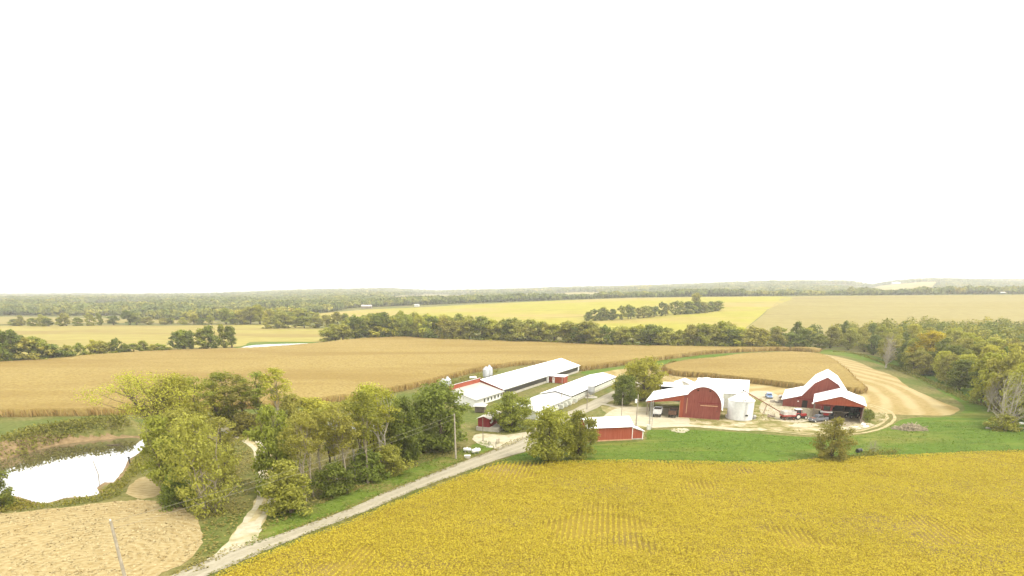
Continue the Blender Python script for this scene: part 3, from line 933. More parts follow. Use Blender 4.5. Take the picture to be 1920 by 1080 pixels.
rowc = (np.floor(rx / 0.76) + 0.5) * 0.76
rx = rowc + (rx - rowc) * (1.0 - 0.72 * np.clip(thin * 1.5, 0.06, 1))
bx = rx * math.cos(ra) - ry * math.sin(ra); by = rx * math.sin(ra) + ry * math.cos(ra)
n = len(bx)
hgt = 0.62 + 0.28 * (fbm(bx / 1.7, by / 1.7, 73, 2) - 0.5) - 0.2 * thin - 0.22 * rnd.rand(n) ** 2
d, u, v = rand_dirs(rnd, n, 1.8)
s = rnd.uniform(0.065, 0.125, n)[:, None]
quad_obj('soybean_crop', np.stack([bx, by, hgt], -1), u * s, v * s, SOYLEAF, 'golden yellow ripening soybean crop filling the front of the scene', 'soybeans')


def scatter(name, poly, dens, size, hgt, m, label, cat, seed=1, noise=0.0, clear=None, nscale=3.0, blade=0.3):
    if hgt < 0.5: blade = 0.05
    """grass blades and weed leaves over an outline"""
    rnd = np.random.RandomState(seed)
    xs = [p[0] for p in poly]; ys = [p[1] for p in poly]
    A = (max(xs) - min(xs)) * (max(ys) - min(ys))
    n = int(A * dens)
    x, y = rnd.uniform(min(xs), max(xs), n), rnd.uniform(min(ys), max(ys), n)
    k = inside(poly, x, y)
    if clear: k &= dist_line(clear, x, y) > 1.75 + 0.5 * rnd.rand(n)
    if noise: k &= fbm(x / nscale, y / nscale, seed, 2) + 0.3 * (rnd.rand(n) - 0.5) > noise
    x, y = x[k], y[k]
    a, b, dep = project(x, y, 0.0)
    k = (a > -150) & (a < 2070) & (b < 1150)
    x, y = x[k], y[k]; n = len(x)
    h = hgt * (0.4 + 0.8 * fbm(x / nscale, y / nscale, seed + 9, 2)) * rnd.uniform(0.5, 1.2, n)
    z = zt(x, y)
    d, u, v = rand_dirs(rnd, n, 3.0 if hgt < 0.5 else 0.4)
    up = np.array([0, 0, 1.0])
    v = v * (1 - blade) + up * blade
    s = rnd.uniform(0.6, 1.3, n)[:, None] * size
    zc = z + h * rnd.rand(n) ** 0.7
    return quad_obj(name, np.stack([x, y, zc], -1), u * s, v * s, m, label, cat)


GRASS_G = leaf_mat('grass_green', (0.090, 0.142, 0.014), (0.160, 0.212, 0.032), 0.3, 0, 0, clump=0.15)
GRASS_D = leaf_mat('grass_dry', (0.125, 0.112, 0.020), (0.270, 0.225, 0.065), 0.25, 0, 0, clump=0.15)
WEEDS = leaf_mat('weeds', (0.110, 0.118, 0.016), (0.240, 0.220, 0.042), 0.25, 0, 0, clump=0.3)
REEDS = leaf_mat('reeds', (0.115, 0.128, 0.014), (0.260, 0.230, 0.042), 0.3, 0, 0, clump=0.35)
YARDG = leaf_mat('yard_grass', (0.105, 0.115, 0.014), (0.230, 0.205, 0.050), 0.25, 0, 0, clump=0.1)
STRAWB = leaf_mat('straw', (0.24, 0.17, 0.065), (0.42, 0.345, 0.185), 0.1, 0, 0, clump=0.3)

near_mead = [p for p in P0([(925, 872), (992, 850), (1115, 836), (1205, 828), (1214, 809), (1290, 807), (1440, 816), (1540, 821), (1640, 812), (1690, 795), (1800, 790), (1990, 800), (2060, 842), (1920, 847), (1700, 858), (1540, 865), (1400, 872), (1200, 868)], 3, 0.2, 33)]
scatter('meadow_grass', near_mead, 6, 0.15, 0.2, GRASS_G, 'bright green meadow grass between the soybeans and the farmyard', 'grass', 60, 0.28, nscale=5)
scatter('verge_grass', P0(verge_px, 3, 0.3, 34), 9, 0.14, 0.3, GRASS_G, 'green verge grass along the left side of the gravel road', 'grass', 61, 0.36)
edge_soy = strip([G(a, b) for a, b in [(935, 868), (1000, 869), (1200, 866), (1300, 868), (1400, 870), (1540, 863), (1700, 856), (1920, 846), (2040, 842)]], 2.2, 0.3, 35, 3)
scatter('edge_weeds', edge_soy, 9, 0.16, 0.5, GRASS_D, 'dry weedy fringe between the meadow and the soybean crop', 'weeds', 62, 0.3)
woodfloor = P0([(290, 945), (330, 905), (300, 860), (280, 830), (330, 800), (420, 775), (560, 790), (700, 790), (800, 830), (880, 840), (800, 868), (700, 908), (600, 948), (520, 985), (480, 1005), (440, 1020), (400, 1060), (350, 1070), (380, 1020), (375, 975), (345, 950)], 3, 0.4, 36)
scatter('rough_grass', woodfloor, 9, 0.17, 0.45, GRASS_D, 'rough dry grass beneath the trees beside the gravel road', 'grass', 63, 0.34, clear=track)
bank_far = strip([(x, y + 0.8) for x, y in LEVEE], 7.5, 0.5, 37, 3)
scatter('bank_weeds', bank_far, 22, 0.24, 1.5, WEEDS, 'tall green weeds on the bank between the corn and the pond', 'weeds', 64, 0.30, nscale=5, blade=0.3)
scatter('bank_grass', strip([(x, y - 2.4) for x, y in LEVEE], 3.6, 0.5, 47, 3), 20, 0.2, 0.8, WEEDS, 'olive grass creeping down the far bank of the pond', 'grass', 76, 0.42, nscale=3, blade=0.3)
bank_near = P0([(-90, 932), (20, 933), (80, 950), (130, 940), (185, 930), (190, 916), (215, 904), (232, 890), (245, 866), (270, 845), (285, 850), (275, 880), (240, 905), (225, 930), (150, 946), (60, 957), (-90, 966)], 3, 0.3, 38)
scatter('bank_reeds', bank_near, 22, 0.17, 0.9, REEDS, 'green and yellow reeds fringing the front shore of the pond', 'reeds', 65, 0.18, nscale=4, blade=0.5)
scatter('rust_weeds', P0([(-60, 965), (0, 962), (45, 958), (62, 945), (40, 932), (0, 930), (-60, 930)], 3, 0.3, 39), 18, 0.17, 0.9, LEAF['rust'], 'reddish brown weeds at the front corner of the pond', 'weeds', 66, 0.3)
scatter('straw_stubble', STUB2, 7, 0.16, 0.12, STRAWB, 'short straw litter over the rounded pale stubble field', 'straw', 67, 0.35, nscale=2, blade=0.05)
hedge_soy = P0([(1545, 863), (1590, 858), (1640, 850), (1668, 847), (1682, 853), (1640, 860), (1590, 866), (1550, 869)], 3, 0.3, 40)
scatter('field_edge_weeds', hedge_soy, 30, 0.2, 1.1, WEEDS, 'strip of tall olive weeds beside the lone bush at the soybean edge', 'weeds', 68, 0.15, blade=0.35)
roadL = smooth([G(*p) for p in road_px[1:9]], False, 4); roadR = smooth([G(*p) for p in [(396, 1081), (468, 1050), (543, 1017), (690, 961), (784, 920), (878, 886), (938, 864)]], False, 4)
scatter('roadside_weeds', strip(roadL, 1.7, 0.3, 54, 1), 16, 0.12, 0.45, GRASS_D, 'dry weeds along the tree side of the gravel road', 'weeds', 74, 0.34, nscale=2)
scatter('roadside_weeds', strip(roadR, 1.8, 0.3, 55, 1), 18, 0.12, 0.45, YARDG, 'olive weeds between the gravel road and the soybeans', 'weeds', 75, 0.3, nscale=2)
yard_rough = P0([(1000, 790), (1090, 745), (1180, 715), (1240, 730), (1290, 745), (1300, 790), (1420, 800), (1540, 815), (1640, 800), (1660, 775), (1500, 760), (1440, 745), (1230, 700), (1110, 705), (960, 760), (900, 790), (900, 812), (985, 812)], 3, 0.5, 41)
scatter('yard_weeds', yard_rough, 2.6, 0.16, 0.22, YARDG, 'patchy olive yard grass between the farm buildings', 'grass', 69, 0.44, nscale=6)
scatter('barn_weeds', P0([(1612, 775), (1630, 772), (1640, 782), (1630, 790), (1617, 790)], 3, 0.3, 42), 26, 0.22, 1.2, LEAF['dark'], 'dark green weeds beside the right end of the open machine shed', 'weeds', 70, 0.1, blade=0.3)
scatter('yard_edge_weeds', P0([(820, 726), (860, 712), (900, 702), (930, 695), (930, 700), (900, 712), (850, 728)], 3, 0.3, 43), 10, 0.22, 0.9, WEEDS, 'green weeds behind the long barn by the feed bins', 'weeds', 71, 0.2, blade=0.3)
scatter('wood_edge_weeds', strip([G(a, b) for a, b in [(1560, 659), (1606, 664), (1674, 688), (1716, 706), (1769, 728), (1815, 751), (1860, 766), (1895, 797)]], 3.5, 0.8, 44, 3), 8, 0.24, 0.8, WEEDS, 'weedy undergrowth along the edge of the right-hand wood', 'weeds', 72, 0.2, blade=0.3)
# ================================================================== trees
def gen_tree(name, seed, H, W, cb=0.12, shape='round', ncl=60, nleaf=90, leaf=0.2, clr=0.17, trunk_r=0.22, stems=1, limbs=22, lean=0.0, twigs=0, flat=0.75):
    rnd = np.random.RandomState(seed)
    def prof(t):
        if shape == 'round': return np.sqrt(np.clip(1 - (2 * t - 1) ** 2, 0, 1)) ** 0.75
        if shape == 'egg': return np.clip(np.sin(np.pi * (t * 0.86 + 0.12)) ** 0.7, 0.05, 1)
        if shape == 'bush': return np.clip((1 - t ** 3.5), 0, 1) ** 0.55 * (0.72 + 0.28 * np.sin(np.pi * t))
        if shape == 'slender': return 0.35 + 0.65 * np.sin(np.pi * np.clip(t, 0, 1) ** 1.3) ** 0.8
        return np.clip(t * 1.6, 0.2, 1.0) * np.clip((1.15 - t) * 3, 0, 1)      # spread
    ph = rnd.rand(4) * 6.28
    t = rnd.rand(ncl) ** 0.9
    ang = rnd.rand(ncl) * 2 * np.pi
    lob = 1 + 0.18 * np.sin(2 * ang + ph[0] + 3 * t) + 0.14 * np.sin(3 * ang + ph[1] - 5 * t) + 0.12 * np.sin(7 * t + ph[2])
    rr = W / 2 * prof(t) * np.sqrt(rnd.rand(ncl)) * 0.92 * lob
    stem_off = [(0.0, 0.0)] + [(rnd.uniform(-0.22, 0.22) * W, rnd.uniform(-0.22, 0.22) * W) for _ in range(stems - 1)]
    C = np.stack([rr * np.cos(ang), rr * np.sin(ang), H * (cb + (1 - cb) * 0.95 * t)], -1)
    C[:, 0] += lean * H * (C[:, 2] / H) ** 1.5
    tr = MB()
    tops = []
    for si, (ox, oy) in enumerate(stem_off):
        hh = H * (0.93 if si == 0 else rnd.uniform(0.7, 0.95))
        P, Rd = [], []
        for k in range(7):
            f = k / 6
            P.append((ox * f * 1.0 + ox * 0.3 + rnd.normal(0, 0.018) * H * f + lean * H * f ** 1.5, oy * f + oy * 0.3 + rnd.normal(0, 0.018) * H * f, hh * f - (0.15 if k == 0 else 0)))
            Rd.append(trunk_r * (1.25 if k == 0 else 1) * (1 - 0.88 * f) * (1 if si == 0 else 0.75))
        tr.tube(P, Rd, 6)
        tops.append((P, hh))
    for k in range(min(limbs, ncl)):
        c = C[k]
        P, hh = tops[k % len(tops)]
        za = max(0.10 * H, c[2] - (0.12 + 0.20 * rnd.rand()) * H - 0.3 * np.hypot(c[0], c[1]) * 0.4)
        za = min(za, hh * 0.9)
        fi = za / hh * 6; i0 = min(int(fi), 5); q = Vector(P[i0]).lerp(Vector(P[i0 + 1]), fi - i0)
        mid = (np.array(q) * 0.5 + c * 0.5) + np.array([0, 0, -0.02 * H])
        r0 = trunk_r * 0.42 * (1 - 0.7 * za / H)
        tr.tube([q, mid, c], [r0, r0 * 0.6, r0 * 0.2], 4, cap=False)
        for j in range(twigs):
            d = rnd.normal(0, 1, 3); d[2] = abs(d[2]) * 0.8 + 0.2; d /= np.linalg.norm(d)
            f0 = rnd.uniform(0.35, 1.0)
            s0 = np.array(q) * (1 - f0) + c * f0
            e = s0 + d * H * rnd.uniform(0.05, 0.13)
            tr.tube([s0, (s0 + e) / 2 + rnd.normal(0, 0.1, 3), e], [r0 * 0.3, r0 * 0.2, r0 * 0.09], 3, cap=False)
    tm = tr.mesh(name + '_trunk')
    cm = None
    if nleaf:
        n = ncl * nleaf
        ci = np.repeat(np.arange(ncl), nleaf)
        d = rnd.normal(0, 1, (n, 3)); d /= np.linalg.norm(d, axis=1)[:, None]
        rad = clr * W * rnd.uniform(0.65, 1.25, ncl)
        q = d * (rad[ci] * rnd.rand(n) ** 0.45)[:, None]; q[:, 2] *= flat
        p = C[ci] + q
        p[:, 2] = np.clip(p[:, 2], 0.1, None)
        nd = d + rnd.normal(0, 0.5, (n, 3)) + np.array([0, 0, 0.4])
        nd /= np.linalg.norm(nd, axis=1)[:, None]
        a = rnd.normal(0, 1, (n, 3)); u = np.cross(nd, a); u /= np.linalg.norm(u, axis=1)[:, None]
        v = np.cross(nd, u)
        s = leaf * rnd.uniform(0.6, 1.35, n)[:, None]
        V, Fa = quads(p, u * s * 0.75, v * s)
        cm = mesh_np(name + '_crown', V, Fa)
    return dict(trunk=tm, crown=cm, H=H, W=W)


PR = {
    'dense1': gen_tree('dense1', 1, 10, 9, 0.07, 'round', 85, 120, 0.20, 0.15, 0.28, 1, 16),
    'dense2': gen_tree('dense2', 2, 10, 8, 0.06, 'egg', 80, 115, 0.20, 0.15, 0.25, 2, 16),
    'bushy1': gen_tree('bushy1', 3, 9, 7, 0.02, 'bush', 80, 85, 0.18, 0.15, 0.16, 3, 30),
    'bushy2': gen_tree('bushy2', 4, 9, 7.5, 0.04, 'egg', 80, 85, 0.135, 0.15, 0.16, 3, 34, twigs=2),
    'open1': gen_tree('open1', 5, 11, 8, 0.10, 'egg', 66, 95, 0.17, 0.16, 0.17, 3, 36, twigs=2),
    'slender1': gen_tree('slender1', 6, 14, 4.6, 0.47, 'slender', 40, 70, 0.14, 0.18, 0.15, 1, 26),
    'slender2': gen_tree('slender2', 7, 14, 5.2, 0.50, 'slender', 44, 66, 0.14, 0.18, 0.15, 2, 26),
    'slender3': gen_tree('slender3', 8, 14, 4.0, 0.42, 'slender', 38, 70, 0.14, 0.19, 0.13, 2, 24),
    'tallgreen1': gen_tree('tallgreen1', 9, 13, 5.5, 0.14, 'slender', 52, 75, 0.15, 0.17, 0.17, 2, 26),
    'tallgreen2': gen_tree('tallgreen2', 10, 13, 5.0, 0.12, 'slender', 48, 75, 0.15, 0.18, 0.17, 2, 26),
    'sparse': gen_tree('sparse', 11, 12, 13, 0.30, 'spread', 110, 75, 0.11, 0.12, 0.24, 3, 70, lean=-0.22, twigs=5),
    'shrub1': gen_tree('shrub1', 12, 3.5, 4.5, 0.0, 'bush', 45, 95, 0.14, 0.18, 0.06, 3, 14),
    'shrub2': gen_tree('shrub2', 13, 4.0, 4.5, 0.0, 'round', 45, 90, 0.14, 0.18, 0.06, 4, 20),
    'rusty': gen_tree('rusty', 14, 6.5, 6.0, 0.0, 'egg', 90, 80, 0.12, 0.13, 0.12, 5, 46, twigs=3),
    'bare1': gen_tree('bare1', 15, 11, 6, 0.25, 'egg', 60, 0, 0, 0.15, 0.16, 2, 60, twigs=9),
    'bare2': gen_tree('bare2', 16, 8, 8, 0.10, 'egg', 60, 0, 0, 0.15, 0.12, 4, 60, twigs=9),
    'mid1': gen_tree('mid1', 21, 14, 11, 0.03, 'round', 46, 62, 0.46, 0.16, 0.3, 1, 10),
    'mid2': gen_tree('mid2', 22, 14, 10, 0.02, 'bush', 46, 60, 0.46, 0.16, 0.3, 1, 10),
    'mid3': gen_tree('mid3', 23, 14, 9, 0.05, 'egg', 44, 58, 0.46, 0.17, 0.25, 2, 14),
    'mid4': gen_tree('mid4', 24, 14, 8, 0.06, 'slender', 42, 56, 0.42, 0.19, 0.25, 2, 14),
    'wood1': gen_tree('wood1', 25, 13, 8, 0.03, 'egg', 62, 88, 0.30, 0.165, 0.22, 2, 16),
    'wood2': gen_tree('wood2', 26, 13, 9, 0.02, 'bush', 64, 85, 0.30, 0.16, 0.22, 2, 16),
    'wood3': gen_tree('wood3', 27, 13, 7.5, 0.08, 'slender', 56, 84, 0.30, 0.19, 0.2, 2, 18),
    'wood4': gen_tree('wood4', 28, 13, 8.5, 0.10, 'round', 54, 78, 0.30, 0.17, 0.2, 2, 20, twigs=1),
}
trnd = random.Random(77)
N_TREE = 0


def tree_at(proto, x, y, z, H, W, leaf, bark, label, group=None, cat='tree', name='tree'):
    global N_TREE
    N_TREE += 1
    p = PR[proto]
    root = thing(name, label, cat, (x, y, z - 0.05), (x * 12.9898 + y * 4.1414) % 6.283 if proto != 'sparse' else 0.0, group)
    root.scale = (W / p['W'], W / p['W'], H / p['H'])
    parts = [('trunk', p['trunk'], BARK[bark])]
    if p['crown'] is not None: parts.append(('crown', p['crown'], LEAF[leaf]))
    for nm, me, m in parts:
        o = bpy.data.objects.new(nm, me); COL.objects.link(o); o.parent = root
        if not me.materials: me.materials.append(m)
        o.material_slots[0].link = 'OBJECT'; o.material_slots[0].material = m
    return root


def tree(proto, px, base, top, wpx, leaf, label, bark='brown', group=None, cat='tree', name='tree'):
    x, y = GT(px, base)
    z = zt1(x, y)
    dep = project(x, y, z)[2]
    return tree_at(proto, x, y, z, Zat(x, y, top) - z, wpx * dep / F, leaf, bark, label, group, cat, name)


gP = 'trees between the pond and the farm track'
gT = 'trees between the farm track and the gravel road'
FG = [
    ('sparse', 326, 846, 698, 196, 'lime', 'leaning sparse tree with thin yellow foliage and dark bare limbs over the pond', 'brown', gP),
    ('open1', 345, 838, 704, 104, 'lime', 'thin yellow-topped tree behind the leaning bare-limbed one by the pond', 'brown', gP),
    ('bushy1', 322, 925, 775, 97, 'green', 'dense deep green tree between the pond shore and the pale stubble', 'brown', gP),
    ('tallgreen1', 362, 905, 762, 92, 'olive', 'olive tree rising behind the bushier pale-limbed tree at the stubble', 'brown', gP),
    ('bushy2', 392, 962, 778, 123, 'olive', 'big bushy olive tree with pale forked limbs at the rounded stubble edge', 'pale', gP),
    ('tallgreen2', 428, 915, 775, 78, 'olive', 'narrow olive tree beside the grass path, right of the bushy pale-limbed tree', 'brown', gP),
    ('shrub1', 340, 948, 890, 71, 'dark', 'low dark shrub under the dark green tree at the stubble edge', 'brown', gP),
    ('tallgreen1', 378, 822, 702, 71, 'green', 'green-topped narrow tree beside the thin yellow-topped tree', 'brown', 'tall trees at the corn edge'),
    ('tallgreen2', 412, 812, 708, 71, 'lime', 'pale olive narrow tree in the clump before the corn, between two greener ones', 'brown', 'tall trees at the corn edge'),
    ('tallgreen1', 434, 808, 693, 76, 'green', 'tallest green tree in the clump standing before the tan corn', 'brown', 'tall trees at the corn edge'),
    ('slender3', 460, 810, 701, 64, 'olive', 'brownish green tree in the middle of the clump before the corn', 'brown', 'tall trees at the corn edge'),
    ('slender3', 490, 808, 697, 64, 'green', 'slim tree with a tufted bright green top before the tan corn', 'brown', 'tall trees at the corn edge'),
    ('slender1', 526, 808, 690, 64, 'lime', 'slim sparse spire-topped tree before the corn at the clump end', 'pale', 'tall trees at the corn edge'),
    ('shrub2', 550, 800, 740, 52, 'olive', 'small rounded olive tree at the end of the clump before the corn', 'brown', 'tall trees at the corn edge'),
    ('shrub1', 462, 815, 776, 71, 'rust', 'brownish low thicket under the clump of trees before the corn', 'brown', 'tall trees at the corn edge'),
    ('shrub2', 592, 792, 745, 83, 'lime', 'low yellow-green thicket in front of the corn behind the roadside trees', 'brown', gT),
    ('bushy1', 528, 925, 757, 94, 'green', 'dense leafy green tree at the bend of the white farm track', 'brown', gT),
    ('bushy1', 545, 962, 862, 104, 'olive', 'big rounded olive bush spilling to the ground beside the farm track', 'brown', gT),
    ('slender2', 572, 942, 775, 66, 'olive', 'slim leaning tree with a bare pale trunk behind the rounded roadside bush', 'pale', gT),
    ('slender1', 606, 918, 770, 61, 'olive', 'slim thin-leaved olive tree in the thicket left of the pond glint', 'pale', gT),
    ('shrub2', 622, 930, 868, 78, 'dark', 'dark rounded shrub among the pale trunks by the gravel road', 'brown', gT),
    ('slender3', 634, 912, 766, 57, 'olive', 'dull olive slim tree in the middle of the roadside thicket', 'white', gT),
    ('slender2', 651, 920, 752, 73, 'olive', 'slim tree with a tall straight pale trunk nearest the gravel verge', 'pale', gT),
    ('slender3', 668, 903, 748, 54, 'olive', 'slim tree with a thin pale trunk beside the tallest straight trunk', 'white', gT),
    ('slender1', 690, 906, 734, 71, 'green', 'tall tree with a pale trunk and light green top', 'pale', gT),
    ('slender2', 716, 882, 724, 78, 'lime', 'tall double-trunked pale tree with a yellow-green top', 'white', gT),
    ('open1', 703, 862, 719, 87, 'lime', 'yellow-topped tree rising highest behind the double pale trunks', 'brown', gT),
    ('shrub1', 690, 902, 846, 78, 'dark', 'dark leafy shrub beneath the tall pale-trunked trees', 'brown', gT),
    ('shrub2', 735, 890, 838, 68, 'olive', 'olive shrub on the verge in front of the feathery green tree', 'brown', gT),
    ('dense2', 762, 868, 745, 72, 'dark', 'feathery mid-sized green tree beside the biggest dense round tree', 'brown', gT),
    ('dense1', 828, 842, 719, 124, 'dark', 'biggest dense round dark green tree behind the tall bare pole', 'brown', gT),
    ('dense2', 785, 848, 752, 60, 'dark', 'smaller dark tree pressed against the biggest round tree', 'brown', gT),
    ('slender1', 588, 932, 772, 54, 'olive', 'slim feathery olive tree right behind the rounded roadside bush, beside the leaning one', 'pale', gT),
    ('slender3', 622, 900, 762, 52, 'green', 'slim feathery green tree at the back of the roadside thicket', 'brown', gT),
    ('slender2', 678, 880, 740, 58, 'lime', 'feathery yellow-green tree filling the row behind the straight pale trunks', 'brown', gT),
    ('tallgreen2', 738, 872, 735, 56, 'green', 'feathery green tree between the double pale trunks and the dark trees', 'brown', gT),
    ('dense2', 961, 806, 735, 76, 'green', 'round grey-green tree beside the small maroon shed at the road', 'brown', None),
    ('dense1', 1030, 864, 766, 92, 'green', 'bright green round tree left of the red shed, at the road bend', 'brown', None),
    ('dense2', 1086, 860, 770, 70, 'green', 'green tree with orange-tinged top touching the long red shed', 'brown', None),
    ('dense1', 1168, 760, 703, 50, 'dark', 'compact dark green tree in the farmyard beside the yard lane', 'brown', None),
    ('dense1', 1206, 748, 672, 94, 'lime', 'tall airy yellow-green tree behind the compact dark farmyard tree', 'brown', None),
    ('rusty', 1556, 862, 784, 74, 'rust', 'lone olive-brown bush on the meadow below the open machine shed', 'brown', None),
    ('bare2', 1636, 850, 822, 38, 'grey', 'small leafless grey shrub on the meadow beside the lone olive-brown bush', 'pale', None),
    ('bushy1', -4, 955, 862, 64, 'dark', 'dark green tree cut by the picture edge on the pond shore', 'brown', None),
    ('bare2', 1884, 806, 690, 90, 'grey', 'leafless whitish spreading tree in front of the right-hand wood', 'white', None),
    ('bare1', 1852, 772, 690, 42, 'grey', 'tall leafless tree with a leaning white trunk at the wood edge', 'white', None),
    ('bare1', 1661, 690, 622, 40, 'grey', 'pale leafless tree with grey twigs midway along the wood edge', 'white', None),
    ('bare1', 1905, 780, 680, 56, 'grey', 'bare grey-white tree beside the leafless spreading one', 'white', None),
    ('shrub1', 1880, 806, 778, 60, 'olive', 'olive low bush under the leafless whitish spreading tree', 'brown', None),
    ('wood1', 1868, 772, 645, 62, 'olive', 'tall olive tree right behind the leafless spreading tree at the wood edge', 'brown', None),
    ('wood2', 1908, 788, 655, 74, 'lime', 'tall yellow-green tree behind the bare trees at the far right edge', 'brown', None),
    ('wood3', 1932, 806, 690, 60, 'green', 'green tree cut by the far right picture edge beside the white boulders', 'brown', None),
    ('wood4', 1838, 757, 662, 56, 'lime', 'yellow-green tree behind the leaning white trunk at the wood edge', 'brown', None),
    ('shrub1', 1263, 682, 676, 20, 'green', 'small dark bush alone on the straw beside the corn block', 'brown', None),
    ('wood4', 1733, 696, 621, 58, 'yellow', 'bright yellow autumn tree standing out of the right-hand wood', 'brown', None),
]
for (pr, px, b, t, wpx, lf, lb, bk, g) in FG:
    cat = 'shrub' if pr.startswith('shrub') or pr in ('rusty',) or 'shrub' in lb else 'tree'
    tree(pr, px, b, t, wpx, lf, lb, bk, g, cat, cat)

HUEN = {'dark': 'dark', 'green': 'green', 'olive': 'olive', 'lime': 'yellow-green', 'rust': 'brownish', 'yellow': 'golden', 'grey': 'grey'}


def size_word(H, lo, hi):
    return 'short' if H < lo else ('tall' if H > hi else 'medium')


# ---- the wood on the right: the edge rows one by one, the depth behind as a mass
wood_front = smooth([G(*p) for p in [(1490, 657), (1545, 655), (1606, 659), (1674, 682), (1718, 700), (1772, 721), (1818, 744), (1856, 753), (1905, 782), (1960, 800), (2020, 815)]], False, 5)
wood_poly = [tuple(p) for p in wood_front] + [G(2150, 760), GT(2150, 640), GT(1920, 640), GT(1750, 638), GT(1600, 640), GT(1490, 646)]
xs = [p[0] for p in wood_poly]; ys = [p[1] for p in wood_poly]
pts = []
wr = random.Random(5)
for i in range(14000):
    x, y = wr.uniform(min(xs), max(xs)), wr.uniform(min(ys), max(ys))
    if not bool(inside(wood_poly, np.array([x]), np.array([y]))[0]): continue
    sp = 6.6 if y < 260 else 8.2
    if all((x - a) ** 2 + (y - b) ** 2 > sp * sp for a, b in pts): pts.append((x, y))
P = np.array(pts)
df = dist_line(wood_front, P[:, 0], P[:, 1])
pp = project(P[:, 0], P[:, 1], 0.0)
vis = (pp[0] > -30) & (pp[0] < 1960)
order = np.argsort(df + 0.0)
order = [i for i in order if vis[i]]
solo = order[:82]
mass = [i for i in range(len(P)) if i not in set(solo)]


def wood_where(px):
    if px < 1580: return 'at its far end'
    if px < 1680: return 'by the pale leafless tree'
    if px < 1775: return 'near the yellow tree'
    if px < 1850: return 'beside the stubble tip'
    return 'near the whitish leafless trees'


for i in solo:
    x, y = P[i]
    px = pp[0][i]; d = df[i]
    H = wr.uniform(10.5, 15.0) if d > 6 else wr.uniform(8.0, 12.5)
    if px < 1650: H *= 0.95
    lf = wr.choices(['dark', 'green', 'olive', 'lime', 'rust'], [2, 4, 6, 2.2, 0.7])[0]
    if px < 1640: lf = wr.choices(['dark', 'green', 'olive', 'lime'], [4, 4, 3, 1])[0]
    row = 'at the edge' if d < 5 else ('in the second row' if d < 12 else 'in the third row')
    lb = f"{size_word(H, 10, 13)} {HUEN[lf]} tree {row} of the right-hand wood, {wood_where(px)}"
    tree_at(wr.choice(['wood1', 'wood2', 'wood3', 'wood4']), x, y, 0, H, wr.uniform(7.5, 10.5), lf, wr.choice(['brown', 'brown', 'pale']), lb, 'trees of the right-hand wood')


# ---- rows of trees further off
def tree_row(px_pts, n, tops, wpx, leaves, where, group, seed, jit=5.0, drop=0.0, protos=('mid1', 'mid2', 'mid3', 'mid4'), lo=9, hi=14):
    r = random.Random(seed)
    for i in range(n):
        f = (i + r.uniform(-0.35, 0.35)) / max(n - 1, 1)
        f = min(max(f, 0), 1)
        k = f * (len(px_pts) - 1); j = min(int(k), len(px_pts) - 2); q = k - j
        px = px_pts[j][0] * (1 - q) + px_pts[j + 1][0] * q
        py = px_pts[j][1] * (1 - q) + px_pts[j + 1][1] * q - r.uniform(0, drop)
        tp = tops[j] * (1 - q) + tops[j + 1] * q + r.uniform(-jit, jit)
        lf = r.choices(list(leaves), list(leaves.values()))[0]
        x, y = GT(px, py); z = zt1(x, y); dep = project(x, y, z)[2]
        H = Zat(x, y, tp) - z
        w_ = wpx * r.uniform(0.75, 1.3) * dep / F
        lb = f"{size_word(H, lo, hi)} {HUEN[lf]} tree {where(px)}"
        tree_at(r.choice(protos), x, y, z, H, w_, lf, 'brown', lb, group)


MIX = {'dark': 1.3, 'green': 4, 'olive': 5, 'lime': 2}
def mw(px):
    for lim, s in ((690, 'at the far-pond end of the tree line'), (800, 'in the tree-line bulge left of the long barn'), (960, 'in the tree line behind the long white barn roof'),
                   (1140, 'in the tree line below the small hill grove'), (1290, 'in the tree line straight behind the red arched barn'), (1400, 'in the tree line behind the small corn block')):
        if px < lim: return s
    return 'in the thin tree line before the right-hand wood'
base_mid = [(618, 641), (700, 637), (760, 636), (850, 641), (950, 644), (1050, 648), (1150, 652), (1250, 654), (1350, 655), (1480, 656)]
tree_row(base_mid, 52, [608, 592, 590, 594, 602, 604, 612, 616, 608, 622], 40, MIX, mw, 'tree line behind the corn', 11, 7)
tree_row([(p[0] + 8, p[1] - 7) for p in base_mid], 28, [604, 586, 583, 592, 598, 606, 612, 614, 606, 622], 36, MIX, lambda px: mw(px) + ', rear row', 'tree line behind the corn', 12, 8)
tree_row([(502, 616), (560, 615), (640, 616), (700, 612)], 12, [592, 590, 588, 592], 26, MIX, lambda px: 'in the row beyond the yellow field, above the far pond', 'tree row beyond the yellow field', 13, 5)
tree_row([(-30, 686), (20, 684), (60, 682), (100, 678)], 9, [625, 618, 630, 648], 44, {'dark': 3, 'green': 3, 'olive': 1}, lambda px: 'in the rounded clump above the left corn edge', 'clump at the left corn edge', 14, 7)
tree_row([(118, 676), (180, 671), (230, 667), (290, 662), (315, 660)], 14, [652, 640, 638, 640, 650], 26, {'dark': 2, 'green': 2, 'olive': 3, 'lime': 2}, lambda px: 'in the low hedge between corn and yellow field' + (', by the clump' if px < 200 else ', at its far end'), 'hedge between the fields', 15, 6)
tree_row([(335, 655), (365, 655), (400, 654), (438, 652)], 7, [622, 616, 610, 613], 30, {'dark': 3, 'green': 3}, lambda px: 'in the grove beside the far pond' + (', nearer its left end' if px < 385 else ', right beside the water'), 'grove beside the far pond', 16, 5)
tree_row([(30, 611), (90, 612), (160, 611), (250, 609), (330, 608), (400, 609)], 20, [592, 594, 590, 584, 594, 594], 20, MIX, lambda px: 'in the broken row behind the yellow field' + (', left of the gap' if px < 140 else ', right of the gap'), 'broken row behind the yellow field', 17, 6)
